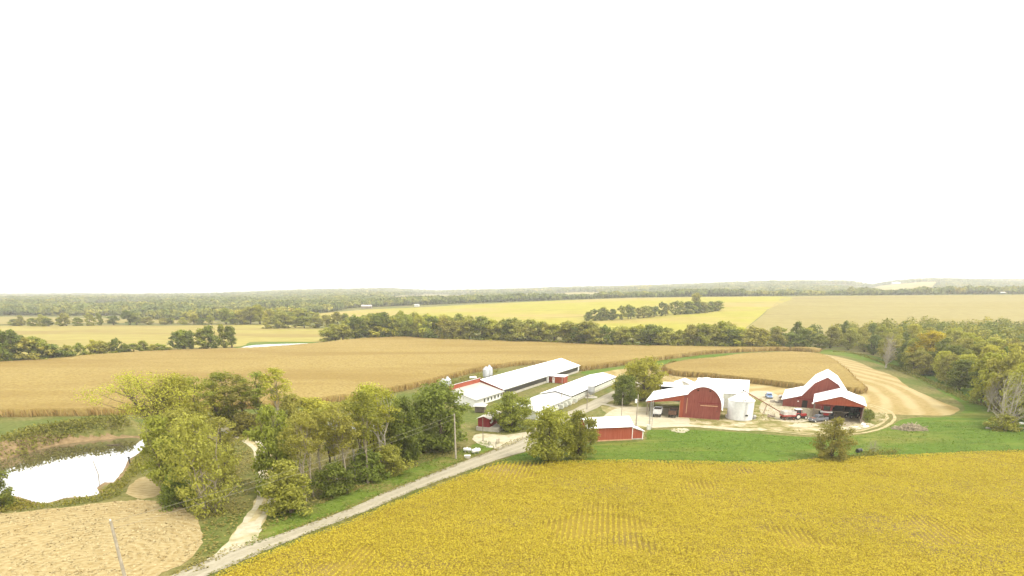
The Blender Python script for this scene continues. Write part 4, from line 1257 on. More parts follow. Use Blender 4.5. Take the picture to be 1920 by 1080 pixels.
tree_row([(425, 608), (480, 608), (540, 607), (590, 604)], 11, [580, 576, 580, 582], 26, {'green': 3, 'olive': 3, 'lime': 2}, lambda px: 'in the pale clump between yellow field and hill', 'clump between field and hill', 18, 6)
tree_row([(1102, 602), (1160, 600), (1210, 596), (1260, 591), (1310, 587), (1346, 583)], 24, [584, 575, 572, 567, 563, 563], 20, {'dark': 4, 'green': 3, 'olive': 2}, lambda px: 'in the grove on the yellow hill' + (', lower end' if px < 1190 else (', middle' if px < 1280 else ', upper end')), 'grove on the yellow hill', 19, 4)
tree('mid4', 1303, 586, 549, 20, 'olive', 'tallest pale tree rising out of the grove on the yellow hill', 'brown', None)
for px, t in ((1130, 594), (1205, 592), (1240, 590)): pass


# ---- far woods: one mass
def tree_mass(name, x, y, z, H, W, nq, qs, leafm, label, seed):
    rnd = np.random.RandomState(seed)
    n = len(x)
    ci = np.repeat(np.arange(n), nq)
    d = rnd.normal(0, 1, (n * nq, 3)); d /= np.linalg.norm(d, axis=1)[:, None]
    d[:, 2] = np.where(rnd.rand(len(d)) < 0.75, np.abs(d[:, 2]), d[:, 2])
    rad = rnd.uniform(0.7, 1.05, len(d))
    p = np.stack([x[ci] + d[:, 0] * W[ci] / 2 * rad, y[ci] + d[:, 1] * W[ci] / 2 * rad, z[ci] + H[ci] * (0.5 + 0.5 * d[:, 2] * rad)], -1)
    nd = d + rnd.normal(0, 0.35, d.shape); nd /= np.linalg.norm(nd, axis=1)[:, None]
    a = rnd.normal(0, 1, d.shape); u = np.cross(nd, a); u /= np.linalg.norm(u, axis=1)[:, None]; v = np.cross(nd, u)
    s = (qs * W[ci] * rnd.uniform(0.6, 1.3, len(d)))[:, None]
    o = quad_obj(name, p, u * s, v * s, leafm, label, 'woodland')
    kd = np.clip(0.65 * rnd.rand(n) + 0.7 * (fbm(x / 110, y / 110, seed, 2) - 0.25), 0, 1)
    o.data.attributes.new('tree_kind', 'FLOAT', 'FACE').data.foreach_set('value', kd[ci].astype(np.float32))
    return o


KINDS = [(0.0, (0.55, 0.66, 0.75)), (0.35, (0.80, 0.92, 0.90)), (0.65, (1.10, 1.08, 0.95)), (0.85, (1.45, 1.30, 0.9)), (1.0, (1.7, 1.35, 0.8))]
MASSLEAF = leaf_mat('woodland_leaves', (0.105, 0.115, 0.018), (0.265, 0.255, 0.048), 0.3, 0, 0, clump=0.045, kinds=KINDS)
MASSLEAF2 = leaf_mat('far_woodland_leaves', (0.090, 0.104, 0.022), (0.250, 0.250, 0.060), 0.3, 0, 0, clump=0.02, kinds=KINDS)
m = np.array(mass)
mr = np.random.RandomState(8)
tree_mass('right_woodland', P[m, 0], P[m, 1], np.zeros(len(m)), mr.uniform(10.5, 15.5, len(m)), mr.uniform(8, 11, len(m)), 300, 0.055, MASSLEAF, 'massed crowns in the depth of the right-hand wood', 9)

fr = np.random.RandomState(30)
fx, fy = [], []
y0 = 560.0
while y0 < 3700:
    sp = 8.5 * (y0 / 700) ** 0.75
    n = int(1.95 * y0 / sp)
    x = np.linspace(-0.98 * y0, 0.98 * y0, n) + fr.uniform(-0.5, 0.5, n) * sp
    y = y0 + fr.uniform(-0.5, 0.5, n) * sp
    fx.append(x); fy.append(y)
    y0 += sp * 0.9
fx = np.concatenate(fx); fy = np.concatenate(fy)
u = fx / fy
keep = np.ones(len(fx), bool)
for poly in far_polys:
    keep &= ~inside(poly, fx, fy)
    keep &= dist_poly(poly, fx, fy - 0.0) > 5
    if min(p[1] for p in poly) > 1300:
        for sh in (0.06, 0.12): keep &= ~inside(poly, fx * (1 + sh), fy * (1 + sh))
edge = np.interp(u, [-1, -0.5, -0.38, -0.33, -0.25, 0.0, 0.4, 1.0], [640, 640, 660, 720, 1000, 1040, 1040, 1040])
keep &= fy > edge + 60 * (fbm(fx / 90, fy / 90, 31) - 0.5)
# clearings and meadows among the far woods
gap = fbm(fx / 260, fy / 420, 33, 2)
keep &= ~((gap > 0.56) & (fy < 3000) & (fy > 1050))
keep &= ~((u < -0.5) & (fy < 800) & (gap > 0.5))
fx, fy = fx[keep], fy[keep]
fz = zt(fx, fy)
fs = (fy / 700) ** 0.75
hv = fbm(fx / 60, fy / 60, 34, 2)
fH = (5.0 + 10 * hv) * fr.uniform(0.8, 1.2, len(fx)); fW = 11.5 * np.minimum(fs, 2.6) * fr.uniform(0.8, 1.25, len(fx))
nr = fy < 1500
tree_mass('far_woodland', fx[nr], fy[nr], fz[nr], fH[nr], fW[nr], 56, 0.13, MASSLEAF2, 'broad woods stretching beyond the fields to the skyline', 35)
tree_mass('skyline_woodland', fx[~nr], fy[~nr], fz[~nr], fH[~nr], fW[~nr], 26, 0.17, MASSLEAF2, 'hazy woods along the horizon', 36)
print('trees', N_TREE, 'wood', len(P), 'far', len(fx))
# ================================================================== buildings
def place(px, py, rz_deg, name, label, cat, group=None, z=0.0):
    x, y = G(px, py)
    return thing(name, label, cat, (x, y, z), R(rz_deg), group)


def window(parent, x0, x1, y0, y1, z0, z1, axis, face, frame_m, pane_m, name='window'):
    """frame proud of the wall, pane recessed inside it; axis 'y' = wall facing along y"""
    f, p = MB(), MB()
    t = 0.10
    def bx(mb, a0, a1, c0, c1, d0, d1):
        if axis == 'y': mb.box(a0, a1, face + d0, face + d1, c0, c1)
        else: mb.box(face + d0, face + d1, a0, a1, c0, c1)
    a0, a1 = (x0, x1) if axis == 'y' else (y0, y1)
    sgn = -1 if axis == 'y' else 1
    d = sorted((0.0, sgn * 0.09))
    bx(f, a0 - t, a0, z0 - t, z1 + t, *d); bx(f, a1, a1 + t, z0 - t, z1 + t, *d)
    bx(f, a0, a1, z1, z1 + t, *d); bx(f, a0, a1, z0 - t, z0, *d)
    d = sorted((0.0, sgn * 0.03))
    bx(p, a0, a1, z0, z1, *d)
    fo = f.build(name, frame_m, parent)
    p.build('pane', pane_m, fo)
    return fo


# ---- gambrel barn
b = place(1466.7, 761.5, -27, 'gambrel_barn', 'red gambrel-roofed barn with a low wing and small dark doorway, behind the open machine shed', 'barn')
L = 18.4
sec = [(0, 0), (15.9, 0), (15.9, 3.3), (13.1, 7.0), (10.2, 8.75), (7.3, 7.0), (4.6, 3.3), (0, 2.0)]
MB().prism_y(sec, 0, 0.15).build('front_wall', RED, b)
MB().prism_y(sec, L - 0.15, L).build('rear_wall', RED, b)
MB().box(0, 0.15, 0.15, L - 0.15, 0, 1.95).build('side_wall', RED, b)
MB().box(15.75, 15.9, 0.15, L - 0.15, 0, 3.25).build('side_wall', RED, b)
rf = MB(); o = 0.35
rp = [(-0.5, 1.88), (4.6, 3.4), (7.3, 7.1), (10.2, 8.87), (13.1, 7.1), (16.3, 3.0)]
for k in range(5):
    (x0, z0), (x1, z1) = rp[k], rp[k + 1]
    rf.slab((x0, -o, z0), (x1, -o, z1), (x1, L + o, z1), (x0, L + o, z0), 0.10)
rfo = rf.build('roof', ROOFW, b)
tr = MB()
for k in range(5):
    (x0, z0), (x1, z1) = rp[k], rp[k + 1]
    tr.slab((x0, -0.04, z0 - 0.20), (x1, -0.04, z1 - 0.20), (x1, 0.0 - 0.003, z1 - 0.20), (x0, -0.003, z0 - 0.20), 0.18)
tr.build('barge_board', MAROON, b)
d = MB().box(4.95, 6.35, -0.035, -0.005, 0.02, 2.15).build('door', DARK, b)  # dark panel on the wall, painted shade in place of an open doorway
MB().box(4.80, 4.95, -0.07, -0.004, 0, 2.3).box(6.35, 6.50, -0.07, -0.004, 0, 2.3).box(4.95, 6.35, -0.07, -0.004, 2.15, 2.3).build('door_frame', RED, d)
MB().lathe([(0.02, -0.12), (0.2, -0.08), (0.24, 0.05), (0.1, 0.16), (0.02, 0.18)], 12, (3.9, -0.25, 1.75)).box(3.87, 3.93, -0.24, -0.004, 1.80, 1.86).build('lamp', WHITE, b)
MB().box(3.3, 7.2, -0.03, -0.004, 2.45, 2.62).build('door_track', MAROON, b)

# ---- open machine shed in front of it
s = place(1522.3, 786, -27, 'machine_shed', 'open-fronted red machine shed with a wide white gable roof, sheltering a combine and tractor', 'shed')
W_, D_, E_, A_ = 11.2, 13.6, 4.5, 6.4
rf = MB(); o = 0.35
rf.slab((-o, -o, E_ - 0.12), (W_ / 2, -o, A_), (W_ / 2, D_, A_), (-o, D_, E_ - 0.12), 0.09)
rf.slab((W_ / 2, -o, A_), (W_ + o, -o, E_ - 0.12), (W_ + o, D_, E_ - 0.12), (W_ / 2, D_, A_), 0.09)
rf.build('roof', ROOFW, s)
MB().prism_y([(0, 4.05), (W_, 4.05), (W_, 4.4), (W_ / 2, 6.3), (0, 4.4)], 0.0, 0.10).build('gable_panel', REDM, s)
MB().box(W_ - 0.10, W_, 0.25, D_ - 0.1, 0.3, 4.3).build('side_wall', MAROON, s)
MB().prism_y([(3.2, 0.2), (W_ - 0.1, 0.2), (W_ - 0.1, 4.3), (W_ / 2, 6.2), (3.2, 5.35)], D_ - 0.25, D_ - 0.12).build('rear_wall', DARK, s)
for k, (px_, py_) in enumerate([(0.1, 0.12), (0.1, 4.6), (0.1, 9.2), (W_ - 0.15, 0.12), (3.75, D_ - 0.5), (7.5, D_ - 0.5)]):
    MB().box(px_ - 0.13, px_ + 0.13, py_ - 0.11 + (0.12 if k in (0, 3) else 0), py_ + 0.15, 0, 4.3).build('post', TIMBER, s)
tb = MB()
for yy in (3.0, 6.0, 9.0, 12.0):
    tb.box(0.1, W_ - 0.15, yy, yy + 0.12, 4.15, 4.32)
    tb.tube([(0.3, yy + 0.06, 4.3), (W_ / 2, yy + 0.06, 6.2)], 0.07, 4); tb.tube([(W_ - 0.3, yy + 0.06, 4.3), (W_ / 2, yy + 0.06, 6.2)], 0.07, 4)
    tb.tube([(W_ / 2, yy + 0.06, 4.3), (W_ / 2, yy + 0.06, 6.2)], 0.06, 4)
tb.build('roof_truss', TIMBER, s)
MB().tube([(0.1, 0.3, 3.0), (0.1, 2.4, 4.3)], 0.07, 4).tube([(0.1, 4.5, 3.0), (0.1, 2.5, 4.3)], 0.07, 4).build('brace', TIMBER, s)
MB().lathe([(0.02, -0.25), (0.24, -0.12), (0.26, 0.08), (0.1, 0.22), (0.02, 0.25)], 12, (-0.42, -0.2, 4.15)).build('lamp', WHITE, s)

# ---- arched barn with its lean-to
a = place(1279, 783, -20, 'arched_barn', 'red barn with a rounded arch roof and an open lean-to on its left', 'barn')
L = 16.8
def arch(t, ex=0.0):
    return (4.63 + (4.75 + ex) * math.cos(t), 2.9 + (5.3 + ex) * math.sin(t))
ts = [R(141) * k / 26 for k in range(27)]
front = [(0, 0), (9.25, 0)] + [arch(t, -0.05) for t in ts] + [(0.0, 5.75)]
MB().prism_y(front, 0, 0.15).build('front_wall', RED, a)
MB().prism_y(front, L - 0.15, L).build('rear_wall', RED, a)
MB().box(9.10, 9.25, 0.15, L - 0.15, 0, 2.95).build('side_wall', MAROON, a)
MB().box(0.0, 0.15, 0.15, L - 0.15, 0, 5.6).build('side_wall', RED, a)
rf = MB()
q = [arch(t, 0.06) for t in ts]; q = [(9.75, 2.45)] + q
for k in range(len(q) - 1):
    (x0, z0), (x1, z1) = q[k + 1], q[k]
    rf.slab((x0, -0.3, z0), (x1, -0.3, z1), (x1, L + 0.2, z1), (x0, L + 0.2, z0), 0.10)
rf.build('roof', ROOFW, a)
tr = MB()
for k in range(len(q) - 1):
    (x0, z0), (x1, z1) = q[k + 1], q[k]
    tr.slab((x0, -0.06, z0 - 0.16), (x1, -0.06, z1 - 0.16), (x1, -0.003, z1 - 0.16), (x0, -0.003, z0 - 0.16), 0.15)
tr.build('barge_board', MAROON, a)
d = MB().box(3.9, 8.75, -0.09, -0.01, 0.12, 4.1).build('door', RED, a)
MB().box(4.2, 8.5, -0.16, -0.092, 3.42, 3.60).build('door_rail', TRIM, d)
MB().box(3.7, 9.0, -0.14, -0.004, 4.12, 4.26).build('door_track', MAROON, a)
MB().box(0.78, 0.92, -0.06, -0.004, 1.2, 5.2).build('downpipe', TRIM, a)
for x in (3.3, 6.25):
    MB().box(x - 0.22, x + 0.22, -0.05, -0.004, 7.15, 7.45).build('vent', DARK, a)
MB().box(8.35, 8.5, -0.12, -0.092, 2.1, 2.3).build('latch', BLACKP, d)
MB().box(-0.2, 9.2, -0.04, -0.004, 0.0, 0.12).build('sill_board', TRIM, a)
# lean-to
l = MB().slab((-9.7, -0.35, 3.72), (1.0, -0.35, 6.22), (1.0, L, 6.22), (-9.7, L, 3.72), 0.09).build('lean_to_roof', ROOFW, a)
MB().prism_y([(-9.4, 3.45), (-0.85, 4.45), (-0.85, 5.65), (-9.4, 3.68)], 0, 0.1).build('lean_to_fascia', REDM, a)
MB().box(-0.85, -0.003, -0.02, 0.35, 0, 5.75).build('pier', REDM, a)
MB().box(-0.97, -0.853, 0.02, 0.3, 0, 4.45).build('pier_trim', TRIM, a)
for yy in (0.05, 5.5, 11.0, 16.4):
    MB().box(-9.35, -9.12, yy, yy + 0.22, 0, 3.66).build('post', TIMBER, a)
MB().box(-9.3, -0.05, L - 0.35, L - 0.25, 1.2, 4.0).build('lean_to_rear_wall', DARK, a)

# ---- big white-roofed wing behind the arch
a2 = place(1279, 783, -20, 'hay_barn', 'wide white-roofed barn standing crosswise behind the arched barn and the grain bin', 'barn')
rt = bpy.data.objects[a2.name]
x0, x1, y0, y1 = 2.2, 15.7, 17.25, 27.2
ym, ze, zr = 22.2, 4.4, 7.4
MB().slab((x0 - 0.3, y0 - 0.35, ze - 0.2), (x1 + 0.3, y0 - 0.35, ze - 0.2), (x1 + 0.3, ym, zr), (x0 - 0.3, ym, zr), 0.1).slab((x0 - 0.3, ym, zr), (x1 + 0.3, ym, zr), (x1 + 0.3, y1 + 0.35, ze - 0.2), (x0 - 0.3, y1 + 0.35, ze - 0.2), 0.1).build('roof', ROOFW, a2)
MB().prism_x([(y0, 0), (y1, 0), (y1, ze - 0.1), (ym, zr - 0.1), (y0, ze - 0.1)], x0, x0 + 0.15).build('gable_wall', MAROON, a2)
MB().prism_x([(y0, 0), (y1, 0), (y1, ze - 0.1), (ym, zr - 0.1), (y0, ze - 0.1)], x1 - 0.15, x1).build('gable_wall', RED, a2)
MB().box(x0 + 0.15, x1 - 0.15, y0, y0 + 0.15, 0, ze - 0.15).build('front_wall', CREAM, a2)
MB().box(x0 + 0.15, x1 - 0.15, y1 - 0.15, y1, 0, ze - 0.15).build('rear_wall', RED, a2)

# ---- grain bin
gx_, gy_ = G(1386, 785)
gb = thing('grain_bin', 'tall round pale steel grain bin with a conical roof beside the arched barn', 'grain bin', (gx_, gy_, 0), 0)
pr = []
for k in range(30): pr.append((3.15 + (0.018 if k % 2 else 0.0), 0.15 + k * 4.75 / 29))
MB().lathe(pr, 48).build('wall', GALV, gb, smooth_angle=R(20))
MB().lathe([(3.2, 0), (3.2, 0.16)], 48).build('base', CONC, gb)
rf = MB().lathe([(3.3, 4.84), (3.3, 4.92), (0.45, 6.8), (0.45, 6.95), (0.05, 7.1)], 48)
for k in range(24):
    t = 2 * math.pi * k / 24
    rf.tube([(3.28 * math.cos(t), 3.28 * math.sin(t), 4.95), (0.45 * math.cos(t), 0.45 * math.sin(t), 6.83)], 0.035, 4)
ro = rf.build('roof', GALV, gb)
MB().lathe([(0.5, 6.9), (0.5, 7.15), (0.1, 7.3)], 16).build('cap', GALV, ro)
MB().box(-0.9, -0.5, -3.05, -2.75, 5.05, 5.3).box(-0.35, 0.05, -3.0, -2.7, 5.1, 5.35).build('roof_hatch', STEEL, ro)
MB().box(0.2, 0.85, -3.24, -3.10, 1.25, 1.65).build('access_hatch', BLACKP, gb)
ld = MB().tube([(0.05, -3.26, 0.3), (0.05, -3.26, 5.0)], 0.025, 4).tube([(0.40, -3.24, 0.3), (0.40, -3.24, 5.0)], 0.025, 4)
for k in range(16): ld.tube([(0.05, -3.25, 0.5 + k * 0.29), (0.40, -3.24, 0.5 + k * 0.29)], 0.018, 4)
ld.build('ladder', STEEL, gb)

au = thing('grain_auger', 'long rusty red grain auger slanting from the bin roof down to the wagon', 'auger', (0, 0, 0))
ex, ey = G(1464.5, 772, 1.7)
top = Vector((gx_ + 0.1, gy_ - 0.2, 7.35)); bot = Vector((ex, ey, 1.55))
MB().tube([top, bot], 0.12, 8).build('auger_tube', RUSTM, au)
MB().tube([top + Vector((-0.15, 0, 0.15)), top + Vector((0, 0, -0.35))], 0.2, 8).build('discharge_head', BLACKP, au)
MB().lathe([(0.15, 0.0), (0.5, 0.6), (0.55, 0.65)], 12, (bot.x, bot.y, bot.z - 0.4)).build('intake_hopper', TREDP, au)
mid = top.lerp(bot, 0.62)
MB().tube([mid, (mid.x - 0.9, mid.y - 0.7, 0)], 0.045, 5).tube([mid, (mid.x - 0.7, mid.y + 0.8, 0)], 0.045, 5).build('support_leg', RUSTM, au)

def bx_heater(px, py, rz, label, m):
    t = place(px, py, rz, 'bin_fan', label, 'fan')
    MB().lathe([(0.42, -0.1), (0.5, 0), (0.5, 0.7), (0.42, 0.75)], 16, (0, 0, 0.62), 'x').build('fan_housing', m, t)
    MB().box(-0.75, -0.1, -0.35, 0.35, 0.25, 1.0).build('duct', m, t)
    MB().box(0.02, 0.65, -0.4, -0.3, 0, 0.25).box(0.02, 0.65, 0.3, 0.4, 0, 0.25).build('stand', STEEL, t)
bx_heater(1366, 784, 200, 'white drying fan on the ground between arched barn and grain bin', WHITE)
bx_heater(1411, 786, 20, 'dark unloading motor on the ground at the right of the grain bin', STEEL)

# ---- long red shed near the road
r = place(1184.5, 825, 9.7, 'red_shed', 'long bright red metal shed with white roof and small lean-to, on the meadow edge', 'shed')
MB().box(-10.4, 0, 0, 0.12, 0.28, 3.12).build('front_wall', REDM, r)
MB().box(-10.4, 0, 6.5, 6.62, 0.28, 3.12).build('rear_wall', REDM, r)
gp = [(0.12, 0.28), (6.5, 0.28), (6.5, 3.1), (3.3, 4.55), (0.12, 3.1)]
MB().prism_x(gp, -10.4, -10.28).build('gable_wall', REDM, r)
MB().prism_x(gp, -0.12, 0).build('gable_wall', WHITE, r)
MB().slab((-10.75, -0.35, 3.05), (0.3, -0.35, 3.05), (0.3, 3.3, 4.68), (-10.75, 3.3, 4.68), 0.08).slab((-10.75, 3.3, 4.68), (0.3, 3.3, 4.68), (0.3, 6.97, 3.05), (-10.75, 6.97, 3.05), 0.08).build('roof', ROOFW, r)
MB().box(-10.45, 0.02, -0.03, 0.10, 0.0, 0.28).build('base_board', TRIM, r)
MB().box(-0.02, 0.12, -0.035, -0.003, 0.28, 3.0).build('corner_trim', WHITE, r)
MB().box(0.12, 2.65, 0.35, 0.45, 0.25, 1.7).add([(0.12, 0.35, 1.7), (2.65, 0.35, 1.7), (2.65, 0.45, 1.7), (0.12, 0.45, 1.7), (0.12, 0.35, 2.6), (0.12, 0.45, 2.6)], [(0, 1, 4), (3, 5, 2), (1, 2, 5, 4), (0, 4, 5, 3)]).build('lean_to_wall', REDM, r)
MB().box(2.55, 2.72, 0.45, 4.3, 0.0, 1.72).box(2.56, 2.76, 0.30, 0.45, 0.0, 1.74).build('lean_to_side_wall', WHITE, r)
MB().box(0.12, 2.55, 0.33, 0.44, 0.0, 0.25).build('lean_to_base', CONC, r)
MB().slab((0.12, 0.1, 2.82), (3.0, 0.1, 1.82), (3.0, 4.5, 1.82), (0.12, 4.5, 2.82), 0.07).build('lean_to_roof', ROOFW, r)

# ---- small maroon shed at the road
m = place(896.5, 807, -20, 'maroon_shed', 'small dark maroon gable shed on a low concrete wall beside the grey-green tree', 'shed')
MB().box(-0.4, 5.2, -0.25, 8.0, 0, 0.95).build('concrete_plinth', CONC, m)
gp = [(0, 0.95), (2.9, 0.95), (2.9, 2.95), (1.5, 3.42), (0, 2.95)]
MB().prism_y(gp, 0, 0.12).build('front_wall', MAROON, m)
MB().prism_y(gp, 7.7, 7.82).build('rear_wall', MAROON, m)
MB().box(0, 0.12, 0.12, 7.7, 0.95, 2.9).build('side_wall', MAROON, m)
MB().box(2.78, 2.9, 0.12, 7.7, 0.95, 2.9).build('side_wall', MAROON, m)
MB().slab((-0.3, -0.3, 2.88), (1.5, -0.3, 3.48), (1.5, 8.1, 3.48), (-0.3, 8.1, 2.88), 0.06).slab((1.5, -0.3, 3.48), (3.2, -0.3, 2.92), (3.2, 8.1, 2.92), (1.5, 8.1, 3.48), 0.06).build('roof', ROOFO, m)
window(m, 0, 0, 1.4, 2.1, 1.9, 2.5, 'x', 2.9, WHITE, WHITE)
MB().box(2.905, 2.95, 3.0, 3.9, 1.0, 2.6).build('door', MAROON, m)
MB().lathe([(0.02, -0.2), (0.2, -0.1), (0.22, 0.05), (0.05, 0.2)], 10, (3.1, 0.6, 2.0)).build('lamp', WHITE, m)

# ---- slatted hut
h = place(901, 773, -12, 'slatted_hut', 'weathered grey slatted timber hut behind the maroon shed', 'hut')
sl = MB()
for k in range(9):
    x = -1.2 + k * 0.3
    sl.box(x - 0.09, x + 0.09, -1.0, -0.94, 0.25, 1.75); sl.box(x - 0.09, x + 0.09, 0.94, 1.0, 0.25, 1.75)
for k in range(7):
    y = -0.8 + k * 0.27
    sl.box(-1.33, -1.27, y - 0.08, y + 0.08, 0.25, 1.75); sl.box(1.27, 1.33, y - 0.08, y + 0.08, 0.25, 1.75)
sl.box(-1.2, 1.2, -0.93, 0.93, 0.2, 0.28)
sl.build('slatted_wall', TIMBER, h)
MB().box(-1.2, 1.2, -0.9, 0.9, 0.3, 1.6).build('dark_infill', DARK, h)  # near-black box filling the space behind the slats
MB().slab((-1.8, -1.5, 1.78), (1.8, -1.5, 1.78), (1.8, 1.4, 2.05), (-1.8, 1.4, 2.05), 0.06).build('roof', ROOFC, h)
for sx in (-1, 1):
    for sy in (-1, 1): MB().box(sx * 1.25 - 0.07, sx * 1.25 + 0.07, sy * 0.92 - 0.07, sy * 0.92 + 0.07, 0, 1.82).build('post', TIMBER, h)

# ---- the long white-roofed livestock barn
e = place(943.4, 745.5, -27.1, 'livestock_barn', 'longest white-roofed livestock barn with a dark curtain strip along its side', 'barn')
L = 65.5; hw = 8.0
MB().slab((-hw, -0.3, 5.0), (0.45, -0.3, 2.5), (0.45, L + 0.3, 2.5), (-hw, L + 0.3, 5.0), 0.1).slab((-2 * hw - 0.45, -0.3, 2.5), (-hw, -0.3, 5.0), (-hw, L + 0.3, 5.0), (-2 * hw - 0.45, L + 0.3, 2.5), 0.1).build('roof', ROOFWY, e)
MB().box(-0.15, 0.0, 0, L, 0.0, 0.75).build('foundation', CONC, e)
MB().box(-0.15, 0.0, 0, L, 2.12, 2.52).build('header_wall', WHITE, e)
MB().box(-0.14, -0.06, 0.2, L - 0.4, 0.75, 2.12).build('curtain', CURTAIN, e)
MB().box(-2 * hw, -2 * hw + 0.15, 0.15, L - 0.15, 0, 2.5).build('rear_wall', CREAM, e)
gp = [(-2 * hw, 0), (-0.15, 0), (-0.15, 2.5), (-hw, 4.95), (-2 * hw, 2.5)]
MB().prism_y(gp, 0.02, 0.15).build('gable_wall', REDM, e)
MB().prism_y(gp, L - 0.15, L - 0.02).build('gable_wall', WHITE, e)
MB().box(-0.2, 0.08, L - 1.2, L, 0.75, 2.4).build('corner_panel', WHITE, e)
an = MB().box(0.3, 1.7, 34.9, 37.3, 0.1, 1.95).box(1.7, 6.2, 34.2, 37.8, 0.1, 2.3).build('entry_room', REDM, e)
MB().slab((0.2, 34.0, 2.42), (6.45, 34.0, 2.34), (6.45, 38.0, 2.55), (0.2, 38.0, 2.62), 0.08).build('entry_roof', ROOFW, an)
MB().box(1.85, 2.75, 34.13, 34.19, 0.1, 1.95).build('entry_door', WHITE, an)
MB().box(2.15, 2.45, 34.09, 34.125, 1.3, 1.6).build('door_pane', MAROON, an)
MB().box(-0.1, 0.5, 33.2, 34.0, 0.1, 2.2).build('end_post', WHITE, e)

# ---- lower barn joined to its near end
lb = place(943.4, 745.5, -27.1, 'low_barn', 'low cream-roofed barn with dark side windows and a red clerestory wall', 'barn')
N0 = -17.6
MB().slab((-8.0, N0, 4.2), (0.75, N0, 1.95), (0.75, -0.35, 1.95), (-8.0, -0.35, 4.2), 0.08).build('roof', ROOFC, lb)
MB().box(-8.1, -8.0, N0 - 0.2, -0.05, 0, 5.55).build('clerestory_wall', REDM, lb)
MB().slab((-16.2, N0 - 0.2, 3.2), (-7.8, N0 - 0.2, 5.6), (-7.8, -0.35, 5.6), (-16.2, -0.35, 3.2), 0.08).build('upper_roof', ROOFW, lb)
MB().box(-0.15, 0, N0 + 0.3, -0.4, 0, 2.1).build('side_wall', WHITE, lb)
MB().prism_y([(-8, 0), (-0.15, 0), (-0.15, 2.1), (-8, 4.15)], N0 + 0.3, N0 + 0.42).build('end_wall', WHITE, lb)
MB().box(-16, -15.85, N0, -0.4, 0, 3.0).build('rear_wall', CREAM, lb)
for k in range(6):
    yc = -11.7 + k * 2.1
    window(lb, 0, 0, yc - 0.42, yc + 0.42, 0.5, 1.5, 'x', 0.0, WHITE, GLASS)

# ---- second long low building
e2 = place(1005.5, 787, -26.6, 'nursery_barn', 'long low white-roofed barn nearer the yard lane, with a stepped greyed roof end', 'barn')
MB().slab((-4.75, 24.2, 3.45), (0.35, 24.2, 2.3), (0.35, 68.3, 2.3), (-4.75, 68.3, 3.45), 0.09).slab((-9.85, 24.2, 2.3), (-4.75, 24.2, 3.45), (-4.75, 68.3, 3.45), (-9.85, 68.3, 2.3), 0.09).build('roof', ROOFWY, e2)
MB().slab((-4.75, -0.3, 3.1), (0.5, -0.3, 1.95), (0.5, 24.1, 1.95), (-4.75, 24.1, 3.1), 0.08).slab((-10.0, -0.3, 1.95), (-4.75, -0.3, 3.1), (-4.75, 24.1, 3.1), (-10.0, 24.1, 1.95), 0.08).build('lower_roof', ROOFG, e2)
MB().box(-0.12, 0, 0.1, 24.2, 0, 2.0).build('side_wall', CREAM, e2)
MB().box(-0.12, 0, 24.2, 68, 0, 1.72).build('side_wall', CREAM, e2)
MB().box(-0.12, 0, 24.2, 68, 2.05, 2.32).build('header_wall', WHITE, e2)
MB().box(-0.11, -0.04, 24.2, 67.6, 1.72, 2.05).build('curtain', CURTAIN, e2)
MB().box(0.0, 0.14, 24.3, 68, 0, 0.55).build('foundation', CONC, e2)
MB().box(-9.5, -9.38, 0.1, 68, 0, 2.1).build('rear_wall', CREAM, e2)
MB().prism_y([(-9.4, 0), (-0.1, 0), (-0.1, 2.0), (-4.75, 3.05), (-9.4, 2.0)], 0, 0.1).build('end_wall', CREAM, e2)
MB().prism_y([(-9.4, 0), (-0.1, 0), (-0.1, 2.3), (-4.75, 3.4), (-9.4, 2.3)], 67.9, 68.0).build('end_wall', WHITE, e2)
for yc in (12.0, 15.0, 17.5): window(e2, 0, 0, yc - 0.3, yc + 0.3, 0.8, 1.5, 'x', 0.0, WHITE, GLASS)
for yc in (16.2, 19.4, 22.3, 27.0):
    MB().box(0.15, 0.95, yc - 0.45, yc + 0.45, 0.1, 1.25).lathe([(0.36, 0.96), (0.40, 1.0), (0.40, 1.12)], 14, (0, yc, 0.7), 'x').build('fan_box', CREAM, e2)

def open_shed(px, py, rz, w, d, h0, h1, label):
    t = place(px, py, rz, 'open_shed', label, 'shed')
    MB().slab((-0.3, -0.3, h0), (w + 0.3, -0.3, h0), (w + 0.3, d + 0.2, h1), (-0.3, d + 0.2, h1), 0.1).build('roof', ROOFW, t)
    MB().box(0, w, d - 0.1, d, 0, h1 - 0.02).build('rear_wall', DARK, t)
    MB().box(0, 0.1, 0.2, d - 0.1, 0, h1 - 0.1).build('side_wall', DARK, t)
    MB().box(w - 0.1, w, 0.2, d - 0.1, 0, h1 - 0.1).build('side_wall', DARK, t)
    for k in range(4):
        x = 0.1 + (w - 0.2) * k / 3
        MB().box(x - 0.1, x + 0.1, -0.05, 0.15, 0, h0 - 0.02).build('post', TIMBER, t)
    return t
open_shed(1220, 742, -10, 9.5, 5.5, 3.05, 3.5, 'dark open-fronted shed with a flat white roof behind the lean-to')
wg = place(1262, 733, -20, 'white_shed', 'small white gable-roofed shed behind the lean-to of the arched barn', 'shed')
MB().slab((-0.3, -0.3, 2.1), (2.9, -0.3, 3.4), (2.9, 7.3, 3.4), (-0.3, 7.3, 2.1), 0.08).slab((2.9, -0.3, 3.4), (6.1, -0.3, 2.1), (6.1, 7.3, 2.1), (2.9, 7.3, 3.4), 0.08).build('roof', ROOFW, wg)
MB().prism_y([(0, 0), (5.8, 0), (5.8, 2.15), (2.9, 3.35), (0, 2.15)], 0, 0.1).prism_y([(0, 0), (5.8, 0), (5.8, 2.15), (2.9, 3.35), (0, 2.15)], 6.9, 7.0).box(0, 0.1, 0.1, 6.9, 0, 2.15).box(5.7, 5.8, 0.1, 6.9, 0, 2.15).build('wall', WHITE, wg)
